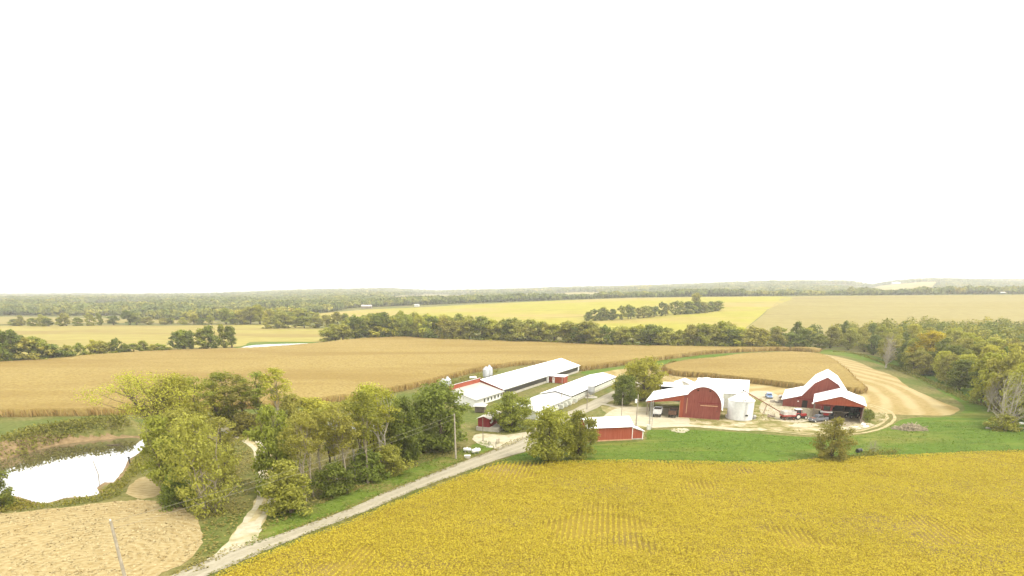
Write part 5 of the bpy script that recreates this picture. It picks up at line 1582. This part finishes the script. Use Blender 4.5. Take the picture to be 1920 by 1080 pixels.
MB().box(1.9, 3.9, -0.05, -0.004, 0.02, 1.9).build('door', CREAM, wg)

# ---- feed bins
def feed_bin(x, y, r, h, label, group=None):
    t = thing('feed_bin', label, 'feed bin', (x, y, 0), 0, group)
    zl = h * 0.42
    MB().lathe([(0.22, h * 0.14), (r, zl), (r * 1.01, zl + 0.02), (r * 1.01, h * 0.80), (r * 1.06, h * 0.81), (0.28, h * 0.97), (0.28, h), (0.05, h * 1.01)], 24).build('bin_body', BINST, t, smooth_angle=R(25))
    for k in range(4):
        q = math.pi / 4 + k * math.pi / 2
        MB().tube([(r * 0.98 * math.cos(q), r * 0.98 * math.sin(q), 0), (r * 0.98 * math.cos(q), r * 0.98 * math.sin(q), h * 0.6)], 0.06, 5).build('leg', STEEL, t)
    MB().tube([(r * 1.05, 0, 0.2), (r * 1.05, 0, h * 0.8)], 0.05, 4).build('ladder', STEEL, t)
    return t
x, y = G(1107.5, 744.5); feed_bin(x, y, 1.05, 4.2, 'single grey feed bin on legs beside the long low barn')
eo = e.location; ca, sa = math.cos(R(-27.1)), math.sin(R(-27.1))
def on_barn(lx, ly): return eo.x + lx * ca - ly * sa, eo.y + lx * sa + ly * ca
for (lx, ly, hh, lbl) in ((-19.2, 23.2, 5.9, 'left bin of the pair behind the roof of the longest barn'), (-19.2, 25.7, 6.1, 'right bin of the pair behind the roof of the longest barn'),
                          (-19.0, -4.6, 5.2, 'left bin of the pair peeking over the biggest round tree'), (-19.0, -2.0, 5.5, 'right bin of the pair peeking over the biggest round tree')):
    x, y = on_barn(lx, ly); feed_bin(x, y, 1.1, hh, 'pale hopper feed bin, ' + lbl, 'feed bins behind the long barns')
x, y = G(1107.5, 745.0)
tag(MB().box(x - 1.8, x + 1.8, y - 1.7, y + 1.5, 0.0, 0.09).build('feed_bin_slab', CONC), 'pale concrete slab under the single grey feed bin', 'concrete slab')

# ---- far farm buildings
def far_barn(px, py, w, d, h, rz, roofm, wallm, label):
    x, y = GT(px, py); z = zt1(x, y)
    t = thing('farm_building', label, 'farm building', (x, y, z - 0.5), R(rz))
    MB().box(-w / 2, w / 2, -d / 2, d / 2, 0, h * 0.62).prism_x([(-d / 2, h * 0.62), (d / 2, h * 0.62), (0, h * 0.95)], -w / 2, w / 2).build('wall', wallm, t)
    MB().slab((-w / 2 - 0.5, -d / 2 - 0.5, h * 0.60), (w / 2 + 0.5, -d / 2 - 0.5, h * 0.60), (w / 2 + 0.5, 0, h * 0.97), (-w / 2 - 0.5, 0, h * 0.97), 0.2).slab((-w / 2 - 0.5, 0, h * 0.97), (w / 2 + 0.5, 0, h * 0.97), (w / 2 + 0.5, d / 2 + 0.5, h * 0.60), (-w / 2 - 0.5, d / 2 + 0.5, h * 0.60), 0.2).build('roof', roofm, t)
far_barn(1657, 534.5, 26, 14, 9, 8, ROOFW, ROOFC, 'smaller pale farm building on the distant yellow hilltop, left of its neighbour')
far_barn(1679, 534, 30, 16, 11, -5, ROOFW, ROOFC, 'larger white farm building on the distant yellow hilltop field')
far_barn(1415, 553, 30, 16, 13, 5, ROOFO, TRIM, 'pinkish farm building among the woods on the skyline')
far_barn(688, 578, 15, 9, 5.5, 4, ROOFO, TIMBER, 'low brown-roofed farm building at the far edge of the hill field')
far_barn(782, 574.5, 7, 6, 4, -10, ROOFC, WHITE, 'tiny white house beyond the hill field among trees')
far_barn(1878, 551.5, 8, 6, 4, 0, ROOFO, GREENP, 'tiny dark hut in the distant tan field at the right')

# ================================================================== vehicles
def wheel(parent, x, y, r, w, rim=HUB, name='wheel'):
    o = MB().lathe([(r * 0.55, -w / 2), (r * 0.9, -w / 2), (r, -w * 0.35), (r, w * 0.35), (r * 0.9, w / 2), (r * 0.55, w / 2)], 20, (x, y, r), 'y').build(name, RUBBER, parent)
    MB().lathe([(r * 0.2, -w * 0.56), (r * 0.54, -w * 0.52), (r * 0.54, w * 0.52), (r * 0.2, w * 0.56)], 16, (x, y, r), 'y').build('rim', rim, o)


def tractor(px, py, rz, label, paint, scale=1.0, name='tractor'):
    t = place(px, py, rz, name, label, 'tractor')
    t.scale = (scale,) * 3
    MB().box(0.2, 1.9, -0.38, 0.38, 0.75, 1.45).build('hood', paint, t, bevel=0.08)
    MB().box(-1.0, 1.7, -0.25, 0.25, 0.5, 0.85).build('chassis', BLACKP, t)
    MB().box(1.905, 1.94, -0.3, 0.3, 0.8, 1.35).build('grille', BLACKP, t)
    c = MB()
    for sx in (-1.1, 0.15):
        for sy in (-0.62, 0.62): c.box(sx - 0.05, sx + 0.05, sy - 0.05, sy + 0.05, 1.0, 2.5)
    c.box(-1.15, 0.2, -0.67, 0.67, 0.9, 1.05)
    co = c.build('cab', paint, t)
    MB().box(-1.3, 0.32, -0.78, 0.78, 2.5, 2.66).build('cab_roof', WHITE if paint is TREDP else paint, co, bevel=0.05)
    MB().box(-1.06, 0.11, -0.60, -0.58, 1.05, 2.49).box(-1.06, 0.11, 0.58, 0.60, 1.05, 2.49).box(0.12, 0.14, -0.56, 0.56, 1.05, 2.49).box(-1.1, -1.08, -0.56, 0.56, 1.05, 2.49).build('cab_glass', GLASS, co)
    for sy in (-1, 1):
        MB().prism_y([(-1.5, 1.0), (-1.3, 1.55), (-0.7, 1.72), (-0.1, 1.5), (0.1, 1.05), (-0.05, 1.05), (-0.25, 1.4), (-0.7, 1.6), (-1.2, 1.45), (-1.35, 1.0)], sy * 0.95 - 0.25, sy * 0.95 + 0.25).build('fender', paint, t)
        wheel(t, -0.7, sy * 0.98, 0.78, 0.45); wheel(t, 1.45, sy * 0.80, 0.48, 0.30)
    MB().tube([(0.9, 0.28, 1.4), (0.9, 0.28, 2.3)], 0.05, 6).build('exhaust_pipe', BLACKP, t)
    return t
tractor(1497, 785.5, 2, 'red tractor with dark cab hitched in front of the red gravity wagon', TREDP)
tractor(1597, 783, 205, 'dark tractor parked in the shadow at the right inside the machine shed', GREENP, 0.95)

wg = place(1476, 786.5, 2, 'gravity_wagon', 'pale grain wagon with a red lower frame behind the red tractor', 'wagon')
MB().add([(-1.6, -1.1, 2.25), (1.6, -1.1, 2.25), (1.6, 1.1, 2.25), (-1.6, 1.1, 2.25), (-1.6, -1.1, 1.25), (1.6, -1.1, 1.25), (1.6, 1.1, 1.25), (-1.6, 1.1, 1.25), (-0.6, -0.5, 0.72), (0.6, -0.5, 0.72), (0.6, 0.5, 0.72), (-0.6, 0.5, 0.72), (-1.5, -1.0, 1.9), (1.5, -1.0, 1.9), (1.5, 1.0, 1.9), (-1.5, 1.0, 1.9)],
         [(0, 1, 5, 4), (1, 2, 6, 5), (2, 3, 7, 6), (3, 0, 4, 7), (4, 5, 9, 8), (5, 6, 10, 9), (6, 7, 11, 10), (7, 4, 8, 11), (8, 9, 10, 11), (12, 13, 14, 15), (0, 1, 13, 12), (1, 2, 14, 13), (2, 3, 15, 14), (3, 0, 12, 15)]).build('hopper', WAGON, wg)
MB().box(-1.65, 1.65, -1.14, -1.10, 1.0, 1.35).box(-1.65, 1.65, 1.10, 1.14, 1.0, 1.35).box(-1.68, -1.60, -1.1, 1.1, 0.9, 1.35).build('red_skirt', TREDP, wg)
MB().box(-1.5, 1.5, -0.12, 0.12, 0.5, 0.7).box(-1.2, -1.0, -1.0, 1.0, 0.35, 0.5).box(1.0, 1.2, -1.0, 1.0, 0.35, 0.5).build('running_gear', RUSTM, wg)
MB().tube([(1.4, 0, 0.5), (2.3, 0, 0.5)], 0.06, 5).build('drawbar', RUSTM, wg)
for sx in (-1.1, 1.1):
    for sy in (-1, 1): wheel(wg, sx, sy * 0.98, 0.40, 0.26, RUSTM)

c = place(1547, 783.5, 243, 'combine', 'red combine harvester facing out of the machine shed, with a pale band across its front', 'combine harvester')
MB().box(-3.2, 0.4, -1.3, 1.3, 1.2, 2.9).build('body', TREDP, c, bevel=0.1)
cc = MB().box(0.42, 1.5, -0.9, 0.9, 2.0, 2.15).box(0.42, 1.5, -0.9, 0.9, 3.35, 3.5).box(0.42, 0.5, -0.88, -0.8, 2.15, 3.35).box(0.42, 0.5, 0.8, 0.88, 2.15, 3.35).box(1.4, 1.48, -0.88, -0.8, 2.15, 3.35).box(1.4, 1.48, 0.8, 0.88, 2.15, 3.35).build('cab', TREDP, c)
MB().box(0.5, 1.38, -0.86, -0.84, 2.15, 3.35).box(0.5, 1.38, 0.84, 0.86, 2.15, 3.35).box(1.43, 1.46, -0.8, 0.8, 2.15, 3.35).build('cab_glass', GLASS, cc)
MB().prism_x([(-1.5, 2.95), (1.5, 2.95), (1.9, 3.6), (-1.9, 3.6)], -2.8, 0.3).build('grain_tank', TREDP, c)
MB().box(0.42, 1.9, -1.4, 1.4, 1.72, 1.98).build('platform', WHITE, c)
MB().box(0.5, 2.2, -0.6, 0.6, 0.7, 1.6).build('feeder_house', TREDP, c)
hd = MB().box(2.2, 2.7, -1.9, 1.9, 0.35, 1.1)
for k in range(7): hd.add([(2.7, -1.9 + k * 0.55, 0.3), (2.7, -1.5 + k * 0.55, 0.3), (3.5, -1.7 + k * 0.55, 0.2), (2.7, -1.7 + k * 0.55, 0.7)], [(0, 1, 2), (0, 2, 3), (1, 3, 2), (0, 3, 1)])
hd.build('header', BLACKP, c)
for sy in (-1, 1): wheel(c, 0.2, sy * 1.5, 0.85, 0.5); wheel(c, -2.6, sy * 1.25, 0.55, 0.35)

def car(px, py, rz, label, paint, kind='car', name='parked_car', cat='car', extra=None):
    t = place(px, py, rz, name, label, cat)
    if kind == 'car':
        body = [(-2.1, 0.3), (2.1, 0.3), (2.15, 0.65), (1.9, 0.85), (1.0, 0.92), (-1.5, 0.95), (-2.1, 0.9)]
        cab = [(-1.75, 0.93), (0.95, 0.91), (0.3, 1.42), (-1.2, 1.45)]; gl = [(-1.6, 0.98), (0.75, 0.97), (0.24, 1.36), (-1.15, 1.38)]
        wb = 1.3
    else:
        body = [(-2.6, 0.45), (2.5, 0.45), (2.55, 0.85), (2.4, 1.05), (1.1, 1.12), (-2.65, 1.12)]
        cab = [(-0.9, 1.12), (1.1, 1.12), (0.5, 1.75), (-0.7, 1.78)]; gl = [(-0.78, 1.17), (0.92, 1.17), (0.44, 1.69), (-0.64, 1.71)]
        wb = 1.65
    MB().prism_y(body, -0.86, 0.86).build('body', paint, t, bevel=0.06)
    cb = MB().prism_y(cab, -0.74, 0.74).build('cabin', paint, t, bevel=0.04)
    g = MB().prism_y(gl, -0.755, -0.742).prism_y(gl, 0.742, 0.755)
    (xa, za), (xb, zb) = cab[1], cab[2]
    g.slab((xa - 0.04, -0.62, za + 0.06), (xb + 0.05, -0.62, zb - 0.05), (xb + 0.05, 0.62, zb - 0.05), (xa - 0.04, 0.62, za + 0.06), 0.02)
    (xa, za), (xb, zb) = cab[0], cab[3]
    g.slab((xa + 0.05, 0.62, za + 0.06), (xb - 0.04, 0.62, zb - 0.05), (xb - 0.04, -0.62, zb - 0.05), (xa + 0.05, -0.62, za + 0.06), 0.02)
    g.build('window', GLASS, cb)
    for sx in (-wb, wb):
        for sy in (-1, 1): wheel(t, sx, sy * 0.78, 0.33 if kind == 'car' else 0.38, 0.22)
    fx_ = body[2][0]
    for sy in (-1, 1): MB().box(fx_ - 0.06, fx_ + 0.02, sy * 0.62 - 0.15, sy * 0.62 + 0.15, body[2][1] - 0.08, body[2][1] + 0.1).build('headlight', WHITE, t)
    MB().box(fx_ - 0.05, fx_ + 0.06, -0.8, 0.8, body[0][1], body[0][1] + 0.16).build('bumper', STEEL, t)
    if kind == 'pickup':
        MB().box(-2.5, -1.0, -0.7, 0.7, 1.121, 1.14).build('bed_floor', BLACKP, t)
        MB().box(1.15, 2.3, -0.6, 0.6, 1.06, 1.125).build('hood_panel', RUSTM, t, bevel=0.02)
    return t
car(1533, 790.5, 200, 'grey pickup truck with a rusty bonnet parked before the machine shed', GREYP, 'pickup', 'pickup_truck', 'pickup truck')
car(1441.5, 746, 255, 'light blue car parked on the stubble edge between the two red barns', BLUEP, 'car')

def grain_truck(px, py, rz, label, box_m, cab_m, scale=1.0):
    t = place(px, py, rz, 'grain_truck', label, 'truck')
    t.scale = (scale,) * 3
    bo = MB().box(-2.6, 1.0, -1.05, -0.98, 0.95, 2.2).box(-2.6, 1.0, 0.98, 1.05, 0.95, 2.2).box(-2.6, -2.53, -0.98, 0.98, 0.95, 2.2).box(0.93, 1.0, -0.98, 0.98, 0.95, 2.3).box(-2.53, 0.93, -0.98, 0.98, 0.95, 1.02)
    bo.build('cargo_box', box_m, t)
    st = MB()
    for k in range(5): st.box(-2.63, -2.60, -0.95 + k * 0.45, -0.87 + k * 0.45, 0.95, 2.2)
    st.build('stake', box_m, t)
    MB().box(-2.5, 0.93, -0.95, 0.95, 1.9, 2.1).build('load', DARK, t)
    MB().box(-2.5, 2.9, -0.4, 0.4, 0.6, 0.9).build('chassis', BLACKP, t)
    cb = MB().prism_y([(1.1, 0.7), (3.1, 0.7), (3.1, 1.35), (2.4, 1.45), (2.1, 2.1), (1.15, 2.15)], -0.85, 0.85).build('cab', cab_m, t, bevel=0.05)
    MB().prism_y([(1.3, 1.5), (2.2, 1.5), (2.0, 2.0), (1.3, 2.02)], -0.87, -0.853).prism_y([(1.3, 1.5), (2.2, 1.5), (2.0, 2.0), (1.3, 2.02)], 0.853, 0.87).build('window', GLASS, cb)
    for sx in (-1.7, 2.4):
        for sy in (-1, 1): wheel(t, sx, sy * 0.85, 0.45, 0.3)
grain_truck(1233, 779.5, 70, 'silver-boxed grain truck parked tail-out under the open lean-to', GALV, BLACKP)
grain_truck(1261, 781, 70, 'brown-boxed truck in the dark beside the silver one under the lean-to', BROWNP, BROWNP, 0.9)

# ================================================================== poles, wires, small things
POLES = {}
def pole(px, py, ptop, r, label, m=POLEW, arm=False, transformer=False, key=None, name='utility_pole', cat='utility pole'):
    x, y = G(px, py); h = Zat(x, y, ptop)
    t = thing(name, label, cat, (x, y, 0))
    MB().tube([(0, 0, -0.1), (0, 0, h * 0.5), (0, 0, h)], [r * 1.15, r, r * 0.75], 10).build('pole_shaft', m, t)
    if arm:
        MB().box(-0.7, 0.7, -0.06 + r, 0.06 + r, h - 0.55, h - 0.42).build('crossarm', TIMBER, t)
        for k in (-0.6, 0.6): MB().lathe([(0.05, h - 0.42), (0.07, h - 0.34), (0.03, h - 0.26)], 8, (k, r, 0)).build('insulator', WHITE, t)
    if transformer:
        MB().lathe([(0.24, h - 2.0), (0.26, h - 1.95), (0.26, h - 1.15), (0.2, h - 1.08)], 14, (-0.42, 0, 0)).box(-0.25, 0, -0.06, 0.06, h - 1.7, h - 1.5).build('transformer', WHITE, t)
    POLES[key] = Vector((x, y, h))
    return t
pole(854.7, 860.5, 776, 0.17, 'tall pale utility pole standing in front of the biggest round tree', key='main')
pole(905.8, 827, 783, 0.08, 'thin brown pole beside the drive to the maroon shed', TIMBER, key='thin', name='thin_pole', cat='pole')
pole(1192.5, 799, 740, 0.15, 'utility pole with a white transformer between the red shed and arched barn', transformer=True, key='yard')
pole(1164.8, 786, 746, 0.10, 'slim pole rising behind the roof of the long red shed', key='slim', name='yard_pole', cat='pole')
pole(1100.3, 768, 733, 0.09, 'slim dark pole beside the yard lane near the single feed bin', TIMBER, key='lane', name='lane_pole', cat='pole')
pole(1052.7, 760, 704, 0.08, 'slim pole against the step in the long low barn roof', POLEW, key='step', name='barn_pole', cat='pole')
px_, py_ = G(207, 976, 8.9)
np_ = thing('utility_pole', 'pale grey utility pole rising out of the rounded stubble field', 'utility pole', (px_, py_, 0))
MB().tube([(0, 0, -0.1), (0, 0, 8.9)], [0.20, 0.14], 10).build('pole_shaft', POLEW, np_)
MB().lathe([(0.05, 8.9), (0.08, 8.98), (0.03, 9.08)], 8).build('insulator', WHITE, np_)
mp = POLES['main']
for k, (z0, z1, lbl) in enumerate(((8.75, mp.z - 0.15, 'upper'), (7.95, mp.z - 0.95, 'lower'))):
    P = []
    A, B = Vector((px_, py_, z0)), Vector((mp.x, mp.y, z1))
    for i in range(21):
        f = i / 20; q = A.lerp(B, f); q.z -= 4 * 0.7 * f * (1 - f); P.append(q)
    o = MB().tube(P, 0.014, 4).build('power_line', WIRE)
    tag(o, f'{lbl} of the two sagging wires strung past the trees to the tall pale pole', 'power line', 'wires strung along the road')
mastb = Vector((*G(1184, 700), 0))
tw = place(1218.5, 805, 0, 'lattice_tower', 'thin steel lattice tower with a pale box at its foot beside the yard drive', 'tower')
hT = 6.9
lg = [(0.45, 0), (-0.25, 0.4), (-0.25, -0.4)]
for (x, y) in lg: MB().tube([(x, y, 0), (x * 0.75, y * 0.75, hT)], 0.055, 5).build('leg', STEEL, tw)
br = MB()
for k in range(9):
    z0, z1 = k * hT / 9, (k + 1) * hT / 9
    for i in range(3):
        p, q = lg[i], lg[(i + 1) % 3]; f0, f1 = 1 - 0.25 * z0 / hT, 1 - 0.25 * z1 / hT
        br.tube([(p[0] * f0, p[1] * f0, z0), (q[0] * f1, q[1] * f1, z1)], 0.022, 4)
br.build('lattice_brace', STEEL, tw)
MB().box(-0.75, 0.05, -0.55, 0.25, 0, 1.15).build('control_box', CREAM, tw)

def propane(px, py, rz, L_, r_, label):
    t = place(px, py, rz, 'propane_tank', label, 'gas tank', 'white gas tanks by the road')
    prof = [(r_ * math.sin(R(a)) + 0.001, -L_ / 2 - r_ * 0.5 * math.cos(R(a))) for a in (0, 30, 60, 90)] + [(r_ * math.sin(R(a)) + 0.001, L_ / 2 + r_ * 0.5 * math.cos(R(a))) for a in (90, 60, 30, 0)]
    MB().lathe(prof, 20, (0, 0, r_ + 0.3), 'x').build('tank_shell', WHITE, t, smooth_angle=R(40))
    for x in (-L_ * 0.3, L_ * 0.3): MB().box(x - 0.08, x + 0.08, -r_ * 0.7, r_ * 0.7, 0, 0.42).build('saddle', CONC, t)
    MB().lathe([(0.16, 0), (0.16, 0.14), (0.08, 0.2)], 12, (0, 0, 2 * r_ + 0.27)).build('dome_lid', WHITE, t)
propane(876, 848.5, -12, 1.35, 0.36, 'shorter white gas tank beside the tall pale pole')
propane(892.5, 850.5, 38, 1.7, 0.40, 'longer white gas tank tilted towards the gravel road')
wb = place(876.5, 859, 0, 'well_box', 'low grey concrete well box with a white lid below the two gas tanks', 'well box')
MB().box(-0.55, 0.55, -0.35, 0.35, 0, 0.5).build('box_body', CONC, wb, bevel=0.03)
MB().box(-0.62, 0.62, -0.42, 0.42, 0.503, 0.6).build('lid', WHITE, wb, bevel=0.02)

gt = place(923, 839, 8, 'pipe_gate', 'small dark pipe gate beside the drive to the maroon shed', 'gate')
MB().tube([(-0.7, 0, 0), (-0.7, 0, 1.25)], 0.05, 6).build('gate_post', BLACKP, gt)
MB().tube([(0.8, 0.1, 0), (0.8, 0.1, 1.25)], 0.05, 6).build('gate_post', BLACKP, gt)
rl = MB()
for z in (0.5, 0.8, 1.1): rl.tube([(-0.7, 0, z), (0.8, 0.1, z)], 0.03, 5)
rl.build('rail', STEEL, gt)
for k, (px, py) in enumerate(((932, 833), (935.5, 832))):
    x, y = G(px, py)
    tag(MB().tube([(x, y, -0.1), (x, y, 1.15)], [0.1, 0.08], 8).build('wooden_post', TIMBER), ('left' if k == 0 else 'right') + ' of two dark wooden posts beside the small pipe gate', 'post', 'posts by the pipe gate')


def boulder(px, py, sx, sy, sz, label, m=STONE, group=None, seed=1, z=0.0):
    x, y = G(px, py)
    bm = bmesh.new(); bmesh.ops.create_icosphere(bm, subdivisions=2, radius=1.0)
    r = random.Random(seed)
    for v in bm.verts:
        k = r.uniform(0.78, 1.12)
        v.co = Vector((v.co.x * sx * k, v.co.y * sy * k, max(v.co.z * sz * k, -0.1)))
    me = bpy.data.meshes.new('boulder'); bm.to_mesh(me); bm.free()
    o = link('boulder', me, m); o.location = (x, y, z)
    return tag(o, label, 'boulder', group)
boulder(918, 838.5, 0.8, 0.5, 0.35, 'flat pale boulder in front of the small pipe gate', seed=2)
boulder(1618, 797.5, 0.6, 0.5, 0.7, 'tall white boulder at the foot of the right post of the machine shed', WHITE, seed=3)
boulder(1623, 800, 0.8, 0.5, 0.35, 'low white boulder beside the tall one at the machine shed post', WHITE, seed=4)
boulder(1602, 801, 0.9, 0.5, 0.28, 'flat pale boulder on the bare ground before the machine shed', seed=5)
boulder(1865, 803, 1.0, 0.7, 0.55, 'bigger white boulder under the olive low bush by the right-hand wood', WHITE, seed=6)
boulder(1853, 803, 0.8, 0.5, 0.35, 'smaller pale boulder left of the bigger white one at the wood', seed=7)
boulder(1915, 795, 1.1, 0.6, 0.5, 'white boulder in the grass at the far right edge', WHITE, seed=8)
boulder(1914, 803, 0.9, 0.5, 0.35, 'low white boulder below the other at the far right edge', WHITE, seed=9)
boulder(1042, 768, 0.7, 0.5, 0.55, 'round white boulder on the lawn beside the long low barn', WHITE, seed=10)
boulder(1520, 787.5, 0.55, 0.4, 0.5, 'white boulder at the left post of the machine shed', WHITE, seed=11)
rr_ = random.Random(3)
for k in range(7):
    t = k * 0.9
    boulder(1274 + 11 * math.cos(t), 806.5 + 2.2 * math.sin(t), 0.3, 0.25, 0.2, 'pale stone in the fire ring on the lawn before the arched barn', seed=20 + k, group='stones of the fire ring')

# brush pile
bp = MB(); r = random.Random(9)
for k in range(330):
    a_ = r.uniform(0, 6.28); q = r.random() ** 0.6
    x, y = 3.7 * q * math.cos(a_), 2.0 * q * math.sin(a_)
    z = 1.35 * (1 - q ** 1.6) * r.random() + 0.05
    d = Vector((r.uniform(-1, 1), r.uniform(-1, 1), r.uniform(-0.3, 0.35))).normalized() * r.uniform(0.4, 1.3)
    bp.tube([(x - d.x, y - d.y, max(z - d.z, 0.02)), (x, y, z + 0.05), (x + d.x, y + d.y, max(z + d.z, 0.02))], [0.09, 0.075, 0.03], 4)
x, y = G(1706, 805)
o = bp.build('brush_pile', plain('dead_branches', (0.33, 0.275, 0.18), 0.9, 0.1, var=0.3, scale=1.0)); o.location = (x, y, 0)
tag(o, 'heap of grey-pink dead branches on the meadow below the stubble', 'brush pile')
x, y = G(1610, 848.5)
dr = thing('steel_drum', 'black drum lying with a pale lid on the meadow beside the lone bush', 'drum', (x, y, 0), R(20))
MB().lathe([(0.40, -0.55), (0.43, -0.5), (0.41, 0), (0.43, 0.5), (0.40, 0.55)], 16, (0, 0, 0.42), 'x').build('drum_shell', BLACKP, dr)
MB().lathe([(0.38, 0.555), (0.38, 0.60)], 16, (0, 0, 0.42), 'x').build('drum_lid', CREAM, dr)
x, y = G(185, 889, POND_Z)
tag(MB().tube([(x, y, POND_Z - 0.6), (x - 0.35, y - 0.1, 1.9)], [0.07, 0.05], 6).build('mooring_stake', TIMBER), 'thin leaning grey stake standing in the pond water', 'stake')
x, y = G(243, 866)
tag(MB().tube([(x, y, -0.5), (x, y, 0.75)], [0.13, 0.13], 8).lathe([(0.2, 0.75), (0.22, 0.95), (0.1, 1.05)], 8, (x, y, 0)).build('short_post', BLACKP), 'short black capped post on the green pond shore', 'post')
x, y = G(213, 835, POND_Z)
lgp = [(x - 1.6, y + 0.1, POND_Z + 0.02), (x - 0.5, y - 0.1, POND_Z + 0.1), (x + 0.8, y + 0.1, POND_Z + 0.12), (x + 1.8, y + 0.35, POND_Z + 0.3)]
tag(MB().tube(lgp, [0.09, 0.13, 0.11, 0.05], 6).build('fallen_log', BARK['brown']), 'dark half-sunken log lying in the far side of the pond', 'log')
lt = thing('white_tank', 'low white tank lying in the weeds behind the red clerestory barn', 'tank', (*G(887, 712), 0), R(10)); lt.scale = (0.62, 0.62, 0.62)
MB().lathe([(0.3, -2.2), (0.9, -1.9), (0.9, 1.9), (0.3, 2.2)], 16, (0, 0, 1.2), 'x').build('tank_shell', WHITE, lt)
for x in (-1.3, 1.3): MB().box(x - 0.1, x + 0.1, -0.6, 0.6, 0, 0.5).build('saddle', CONC, lt)
MB().box(1.0, 1.6, -0.3, 0.3, 2.05, 2.5).build('tank_hatch', TRIM, lt)
sp_ = MB(); r = random.Random(21)
for k in range(26):
    x, y = r.uniform(-1.8, 1.8), r.uniform(-1.1, 1.1); s_ = r.uniform(0.12, 0.4)
    sp_.box(x - s_, x + s_, y - s_ * 0.6, y + s_ * 0.6, 0, s_ * r.uniform(0.8, 2.0))
    sp_.tube([(x, y, 0.1), (x + r.uniform(-1, 1), y + r.uniform(-0.6, 0.6), r.uniform(0.2, 0.9))], 0.04, 4)
o = sp_.build('scrap_pile', plain('mixed_scrap', (0.34, 0.30, 0.24), 0.8, 0.2, var=0.6, scale=1.2)); o.location = (*G(1458, 755), 0)
tag(o, 'jumbled heap of pale scrap beside the low wing of the gambrel barn', 'scrap pile')
o = sp_.build('scrap_pile', plain('rusty_scrap', (0.28, 0.21, 0.15), 0.8, 0.2, var=0.6, scale=1.2)); o.location = (*G(1446, 781), 0); o.rotation_euler = (0, 0, 1.2); o.scale = (0.9, 0.8, 0.5)
tag(o, 'low scatter of rusty scrap on the yard between grain bin and wagon', 'scrap pile')
wc = place(1465, 746.5, 10, 'white_cart', 'small white cart parked at the corner of the gambrel barn wing', 'cart')
MB().box(-0.8, 0.8, -0.5, 0.5, 0.45, 0.95).build('cart_tub', WHITE, wc, bevel=0.05)
for sy in (-1, 1): wheel(wc, 0, sy * 0.6, 0.3, 0.15)

# ================================================================== the air
hz = NT('haze_air')
hz.n.remove(hz.bsdf)
vol = hz.new('ShaderNodeVolumePrincipled')
vol.inputs['Color'].default_value = (0.97, 0.955, 0.91, 1)
vol.inputs['Density'].default_value = HAZE = 0.00024
vol.inputs['Anisotropy'].default_value = 0.3
hz.l.new(vol.outputs[0], hz.out.inputs['Volume'])
zmin = float(Z.min()) - 1.0
o = MB().box(-7900, 7900, -900, 7900, zmin, 112).build('haze', hz.mat)
tag(o, kind='stuff')
SC.cycles.volume_bounces = 0
print('objects', len(SC.objects))
